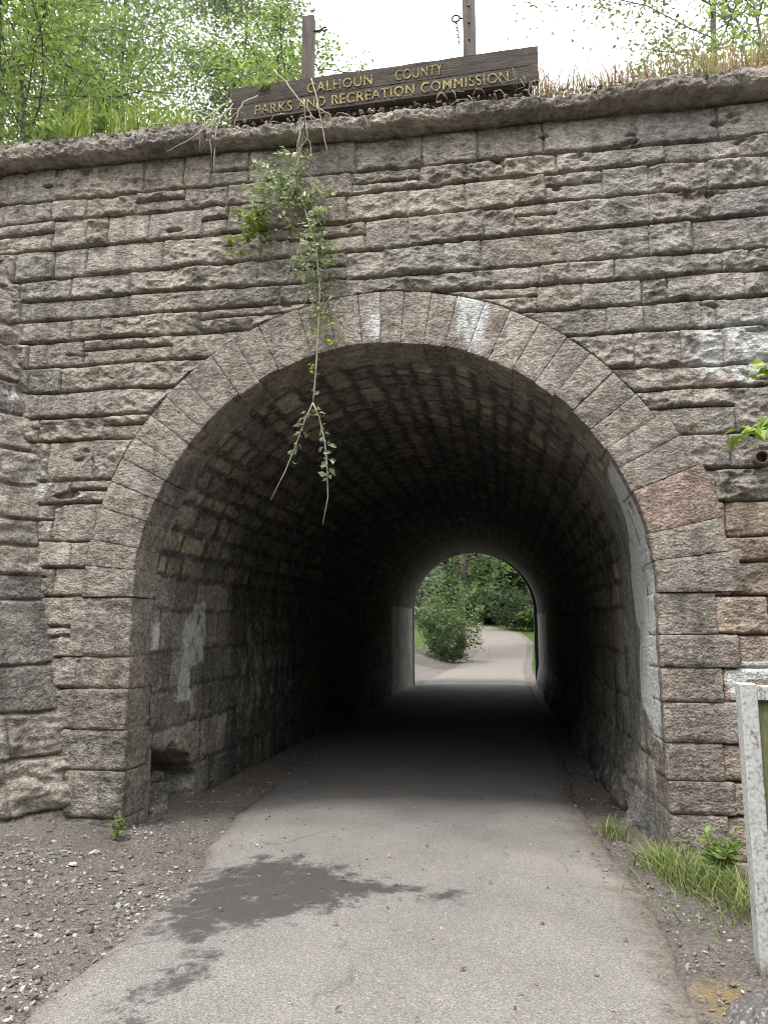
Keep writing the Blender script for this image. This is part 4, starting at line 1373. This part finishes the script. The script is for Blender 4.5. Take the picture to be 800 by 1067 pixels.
def letters(text, x0, x1, z0, hgt, par, seed):
    cu = bpy.data.curves.new('lettering', 'FONT')
    cu.body = text
    cu.size = 1
    cu.extrude = .02
    cu.bevel_depth = .0
    cu.offset = .008
    cu.space_character = 1.12
    tmp = bpy.data.objects.new('tmp_text', cu)
    C.objects.link(tmp)
    bpy.context.view_layer.update()
    me = bpy.data.meshes.new_from_object(tmp.evaluated_get(bpy.context.evaluated_depsgraph_get()))
    bpy.data.objects.remove(tmp)
    bpy.data.curves.remove(cu)
    n = len(me.vertices)
    v = np.empty(n * 3, np.float32)
    me.vertices.foreach_get('co', v)
    v = v.reshape(-1, 3)
    lo, hi = v.min(0), v.max(0)
    X = x0 + (v[:, 0] - lo[0]) / (hi[0] - lo[0]) * (x1 - x0)
    Zz = z0 + (v[:, 1] - lo[1]) / (hi[1] - lo[1]) * hgt
    Yy = np.where(v[:, 2] > 0, -.0375, -.025)
    w = np.stack([X * 6, X * 0, Zz * 9], 1)
    out = np.stack([X + fbm(w, 2, seed) * .006, Yy, Zz + fbm(w, 2, seed + 1) * .008], 1).astype(np.float32)
    lab = np.arange(n)
    E = np.array([e.vertices[:] for e in me.edges])
    while True:                                    # connected pieces: one letter each
        new = lab.copy()
        np.minimum.at(new, E[:, 0], lab[E[:, 1]])
        np.minimum.at(new, E[:, 1], lab[E[:, 0]])
        new = new[new]
        if (new == lab).all():
            break
        lab = new
    polys = [list(q.vertices) for q in me.polygons]
    for g in np.unique(lab):
        ids = np.nonzero(lab == g)[0]
        mp = {int(a): i for i, a in enumerate(ids)}
        m2 = bpy.data.meshes.new('letter')
        m2.from_pydata(out[ids].tolist(), [], [[mp[a] for a in q] for q in polys if q[0] in mp])
        m2.materials.append(M['yellow'])
        o = bpy.data.objects.new('letter', m2)
        C.objects.link(o)
        o.parent = par
    bpy.data.meshes.remove(me)
letters('PARKS AND RECREATION COMMISSION', .235, 2.535, .030, .098, pl, 5)
letters('CALHOUN', .735, 1.335, .180, .100, pl2, 6)
letters('COUNTY', 1.545, 1.965, .186, .100, pl2, 7)
for px, top in ((.70, 1.06), (2.20, 1.5)):
    b = MB()
    b.box((px - .055, .036 if True else 0, -.35), (px + .055, .036 + .09, top), .008)
    p = b.build('post', M['post'], sg, smooth=False)
    h = MB()
    if px < 1:
        h.tube([(px + .055, .07, .90), (px + .13, .07, .905), (px + .15, .07, .93), (px + .175, .07, .925), (px + .18, .07, .90), (px + .16, .07, .885), (px + .14, .07, .9)], .009, 6)
        h.build('hook', M['steel'], p)
    else:
        for q in (.55, .72, .89, 1.06):
            h = MB()
            h.tube([(px, .038, q), (px, .028, q)], .011, 8)
            h.build('bolt', M['steel'], p)
        h = MB()
        a = np.linspace(0, 2 * pi, 13)
        h.tube([(px - .055, .07, .80), (px - .085, .07, .81)], .008, 6)
        h.tube([(px - .12 + .035 * cos(t), .07, .81 + .035 * sin(t)) for t in a], .008, 6)
        h.build('eye_bolt', M['steel'], p)
        h = MB()
        zz = .775
        for k in range(7):
            h.tube([(px - .115 + k * .004 + .012 * cos(t) * (k % 2), .07 + .012 * cos(t) * ((k + 1) % 2), zz + .022 * sin(t)) for t in a], .004, 5)
            zz -= .036
        h.build('chain', M['steel'], p)

# ------------------------------------------------------------------ the vine that hangs from the coping
vine = thing('hanging_vine', 'pale leafy vine hanging from the coping down across the arch', 'vine')
def vine_build():
    r = np.random.default_rng(12)
    mb = MB()
    main = np.array([(-1.66, -.02, 6.30), (-1.60, -.24, 6.22), (-1.58, -.26, 6.0), (-1.66, -.16, 5.7), (-1.62, -.13, 5.3), (-1.50, -.14, 4.9), (-1.46, -.14, 4.5), (-1.47, -.13, 4.2), (-1.475, -.14, 3.95), (-1.49, -.15, 3.65), (-1.50, -.16, 3.5)])
    mb.tube(main, np.linspace(.010, .006, len(main)), 6)
    tipA = np.array([(-1.50, -.16, 3.5), (-1.56, -.17, 3.36), (-1.64, -.18, 3.12), (-1.72, -.18, 2.92), (-1.83, -.19, 2.69)])
    tipB = np.array([(-1.50, -.16, 3.5), (-1.44, -.17, 3.36), (-1.39, -.18, 3.15), (-1.37, -.18, 2.95), (-1.36, -.18, 2.70), (-1.40, -.18, 2.48)])
    for q in (tipA, tipB):
        mb.tube(q, np.linspace(.0055, .004, len(q)), 5)
    for k in range(9):
        g = r.uniform(.15, .5)
        p = np.array([np.interp(g, np.linspace(0, 1, len(main)), main[:, j]) for j in range(3)])
        q = [p]
        d = np.array([r.normal(-.3, .6), 0, -.6])
        for j in range(7):
            d = d + np.array([r.normal(0, .5), 0, r.normal(-.25, .4)])
            d /= np.linalg.norm(d)
            q.append(q[-1] + d * .075 + np.array([0, r.normal(0, .012), 0]))
        q = np.array(q)
        q[:, 1] = np.minimum(q[:, 1], -.10)
        mb.tube(q, np.linspace(.005, .002, 8), 5)
    L, S = [], []
    def twigs(n, cx, cz, sx, sz, ln, per, size, yy=-.12):
        for k in range(n):
            p = np.array([cx + r.normal(0, sx), yy + r.normal(0, .045), cz + r.normal(0, sz)])
            d = np.array([r.normal(0, .7), r.normal(-.25, .3), r.normal(-.4, .5)])
            d /= np.linalg.norm(d)
            e = p + d * ln * r.uniform(.5, 1.2)
            e[1] = min(e[1], -.08)
            mb.tube(np.array([p, (p + e) / 2 + r.normal(0, .01, 3), e]), np.array([.003, .0025, .0015]), 4)
            for g in r.uniform(0, 1, per):
                L.append(p + (e - p) * g + r.normal(0, .015, 3)); S.append(size)
    n0 = 0
    twigs(40, -1.84, 5.50, .13, .13, .2, 11, .055)
    twigs(22, -1.64, 5.42, .12, .13, .18, 10, .052)
    twigs(14, -1.50, 5.22, .07, .16, .16, 8, .05)
    twigs(26, -1.55, 4.92, .09, .14, .18, 8, .055)
    twigs(20, -1.46, 4.62, .07, .14, .15, 7, .05)
    twigs(6, -1.46, 4.35, .03, .07, .08, 5, .042)
    nA = len(L)
    twigs(16, -2.07, 5.20, .07, .09, .16, 8, .062)
    twigs(6, -2.14, 5.02, .05, .07, .12, 6, .062)
    nB = len(L)
    twigs(10, -1.46, 4.12, .06, .12, .1, 6, .042)
    nC = len(L)
    for q, (g0, g1), n in ((tipA, (.1, .62), 26), (tipB, (.08, .68), 44)):
        for g in np.linspace(g0, g1, n):
            p = np.array([np.interp(g, np.linspace(0, 1, len(q)), q[:, j]) for j in range(3)])
            L.append(p + r.normal(0, .016, 3)); S.append(.058 + .02 * (g > .5))
    for g in np.linspace(.82, .97, 8):
        p = np.array([np.interp(g, np.linspace(0, 1, len(main)), main[:, j]) for j in range(3)])
        L.append(p + r.normal(0, .015, 3)); S.append(.045)
    mb.build('stem', M['vstem'], vine)
    L, S = np.array(L), np.array(S)
    pale = [(.28, .34, .18), (.35, .39, .24), (.22, .28, .12), (.44, .46, .34)]
    leaf_mesh('foliage', L[:nA], S[:nA], S[:nA] * .55, pale, M['leaf'], vine, 3)
    a = leaf_mesh('foliage', L[nA:nC], S[nA:nC], S[nA:nC] * .6, [(.24, .33, .06), (.30, .38, .08), (.19, .27, .06)], M['leaf'], vine, 4)
    a['label'] = 'yellow-green younger leaves of the hanging vine'
    b2 = leaf_mesh('foliage', L[nC:], S[nC:], S[nC:] * .55, [(.34, .37, .26), (.40, .43, .32), (.27, .31, .19)], M['leaf'], vine, 5)
    b2['label'] = 'silvery leaves on the two trailing tips'
vine_build()

# bare dead stems trailing over the sign and the coping
def dead():
    r = np.random.default_rng(31)
    t = MB()
    specs = [((-2.32, .05, 6.42), (-2.38, -.22, 6.1), (-2.40, -.22, 5.55)), ((-2.1, .0, 6.5), (-2.18, -.24, 6.2), (-2.22, -.24, 5.98)),
             ((-2.5, .1, 6.5), (-2.52, -.2, 6.15), (-2.55, -.22, 5.85)), ((-2.35, .1, 6.55), (-2.48, -.24, 6.05), (-2.85, -.22, 5.86)),
             ((-1.95, .0, 6.75), (-1.70, -.14, 6.35), (-1.48, -.28, 5.98)), ((-1.60, .0, 6.62), (-1.52, -.16, 6.3), (-1.36, -.26, 5.62)),
             ((-1.50, -.2, 6.2), (-1.40, -.27, 6.05), (-1.22, -.26, 5.93)), ((-1.52, -.24, 6.05), (-1.64, -.27, 5.98), (-1.60, -.22, 5.80)),
             ((-2.45, .1, 6.6), (-2.25, -.1, 6.62), (-1.95, -.12, 6.7)), ((-3.0, .0, 6.32), (-3.05, -.2, 6.15), (-3.12, -.24, 5.98)),
             ((-2.62, 0, 6.4), (-2.66, -.22, 6.2), (-2.60, -.24, 6.0)), ((-2.42, 0, 6.45), (-2.44, -.21, 6.15), (-2.44, -.22, 5.7))]
    for a, b, c in specs:
        a, b, c = map(np.array, (a, b, c))
        u = np.linspace(0, 1, 10)[:, None]
        q = (1 - u) ** 2 * a + 2 * u * (1 - u) * (2 * b - (a + c) / 2) + u ** 2 * c + r.normal(0, .006, (10, 3))
        t.tube(q, np.linspace(.0075, .004, 10), 5)
    o = t.build('withered_creeper', M['stem'], None)
    tag(o, 'bare pale dead creeper stems trailing over the left half of the sign', 'creeper')
    t = MB()
    for k in range(90):
        x = r.choice([r.uniform(-.05, 2.6), r.uniform(-4.4, 2.6)])
        p = np.array([x, r.uniform(-.18, 0), 6.17])
        e = p + np.array([r.normal(0, .09), -r.uniform(.04, .1), -r.uniform(.02, .2)])
        u = np.linspace(0, 1, 7)[:, None]
        q = p * (1 - u) ** 2 + 2 * u * (1 - u) * (p * .4 + e * .6 + np.array([0, -.06, .09])) + e * u ** 2 + r.normal(0, .004, (7, 3))
        t.tube(q, np.linspace(.0045, .002, 7), 5)
    for k in range(16):
        p = np.array([r.choice([-.35, .2, .28, .34, -.8]) + r.normal(0, .05), -.2 + r.normal(0, .03), 6.17 + r.normal(0, .03)])
        e = p + r.normal(0, .07, 3)
        t.tube(np.array([p, (p + e) / 2 + r.normal(0, .01, 3), e]), .003, 4)
    o = t.build('twig_litter', M['stem'], None)
    tag(o, 'scraps of withered stalks littering the coping below the sign', 'twigs', kind='stuff')
dead()

# leafy shoots at the right edge, from a creeper rooted on top of the bridge beyond the frame
cr = thing('wall_creeper', 'bright green large-leaved creeper reaching in from the right by the pipe', 'creeper')
def creeper():
    r = np.random.default_rng(8)
    mb = MB()
    q0 = np.array([(2.7, .1, 6.3), (2.62, -.25, 6.0), (2.55, -.2, 5.0), (2.45, -.25, 4.2), (2.3, -.3, 3.6), (2.15, -.36, 3.3), (1.95, -.4, 3.12), (1.66, -.44, 3.00)])
    mb.tube(q0, np.linspace(.016, .004, len(q0)), 6)
    q1 = np.array([(2.3, -.3, 3.6), (2.1, -.4, 3.62), (1.93, -.42, 3.55), (1.87, -.44, 3.44)])
    mb.tube(q1, np.linspace(.006, .003, 4), 5)
    mb.build('stem', M['vstem'], cr)
    L, D = [], []
    for k in range(80):
        g = r.uniform(.2, 1) if k < 40 else r.uniform(.74, 1)
        p = np.array([np.interp(g, np.linspace(0, 1, len(q0)), q0[:, j]) for j in range(3)])
        L.append(p + r.normal(0, .02, 3)); D.append((r.normal(-.3, .7), r.normal(-.3, .4), r.normal(-.35, .4)))
    for k in range(22):
        g = r.uniform(.4, 1)
        p = np.array([np.interp(g, np.linspace(0, 1, 4), q1[:, j]) for j in range(3)])
        L.append(p + r.normal(0, .02, 3)); D.append((r.normal(-.3, .7), r.normal(-.3, .4), r.normal(-.5, .4)))
    leaf_mesh('foliage', np.array(L), .095, .06, [(.20, .30, .05), (.26, .36, .07), (.33, .40, .16)], M['leaf'], cr, 6, dirs=np.array(D))
creeper()

# ------------------------------------------------------------------ light, sky, camera
EL, AZ = 66, 205          # sun: high, behind the camera's left shoulder, veiled by cloud
w = bpy.data.worlds.new('World')
bpy.context.scene.world = w
w.use_nodes = True
nt = w.node_tree
bg = nt.nodes['Background']
sky = nt.nodes.new('ShaderNodeTexSky')
sky.sky_type = 'NISHITA'
sky.sun_disc = False
sky.sun_elevation = radians(EL)
sky.sun_rotation = radians(AZ)
sky.dust_density = 4
sky.air_density = 1
sky.ozone_density = 1
hs = nt.nodes.new('ShaderNodeHueSaturation')
hs.inputs['Saturation'].default_value = .25
nt.links.new(sky.outputs[0], hs.inputs['Color'])
tcw = nt.nodes.new('ShaderNodeTexCoord')
nz = nt.nodes.new('ShaderNodeTexNoise')
nz.inputs['Scale'].default_value = 3
nz.inputs['Detail'].default_value = 6
nt.links.new(tcw.outputs['Generated'], nz.inputs['Vector'])
rp = nt.nodes.new('ShaderNodeValToRGB')
rp.color_ramp.elements[0].position = .3
rp.color_ramp.elements[0].color = (11, 11.2, 11.6, 1)
rp.color_ramp.elements[1].position = .7
rp.color_ramp.elements[1].color = (15, 15, 15, 1)
nt.links.new(nz.outputs['Fac'], rp.inputs[0])
mx = nt.nodes.new('ShaderNodeMix')
mx.data_type = 'RGBA'
mx.inputs[0].default_value = .75
nt.links.new(hs.outputs[0], mx.inputs[6])
nt.links.new(rp.outputs[0], mx.inputs[7])
nt.links.new(mx.outputs[2], bg.inputs[0])
bg.inputs[1].default_value = .15

sl = bpy.data.lights.new('sun', 'SUN')
sl.energy = 1.5
sl.angle = radians(10)
sl.color = (1, .97, .92)
so = bpy.data.objects.new('sun', sl)
C.objects.link(so)
so.rotation_euler = (radians(90 - EL), 0, radians(-28))

cam = bpy.data.cameras.new('camera')
co = bpy.data.objects.new('camera', cam)
C.objects.link(co)
cam.sensor_fit = 'VERTICAL'
cam.sensor_height = 36
cam.sensor_width = 27
cam.lens = 36 * 800 / 1067
cam.clip_start = .05
cam.clip_end = 2000
co.location = (0, -6.1, 1.6)
co.rotation_euler = (radians(90 + 9.2), 0, radians(8.7))
sc = bpy.context.scene
sc.camera = co
sc.render.resolution_x, sc.render.resolution_y = 767, 1024
sc.view_settings.view_transform = 'Standard'
sc.view_settings.look = 'None'
sc.view_settings.gamma = 1
sc.view_settings.exposure = .98
sc.cycles.max_bounces = 8
sc.cycles.diffuse_bounces = 3
sc.cycles.use_denoising = True
sc.cycles.filter_width = 1.0
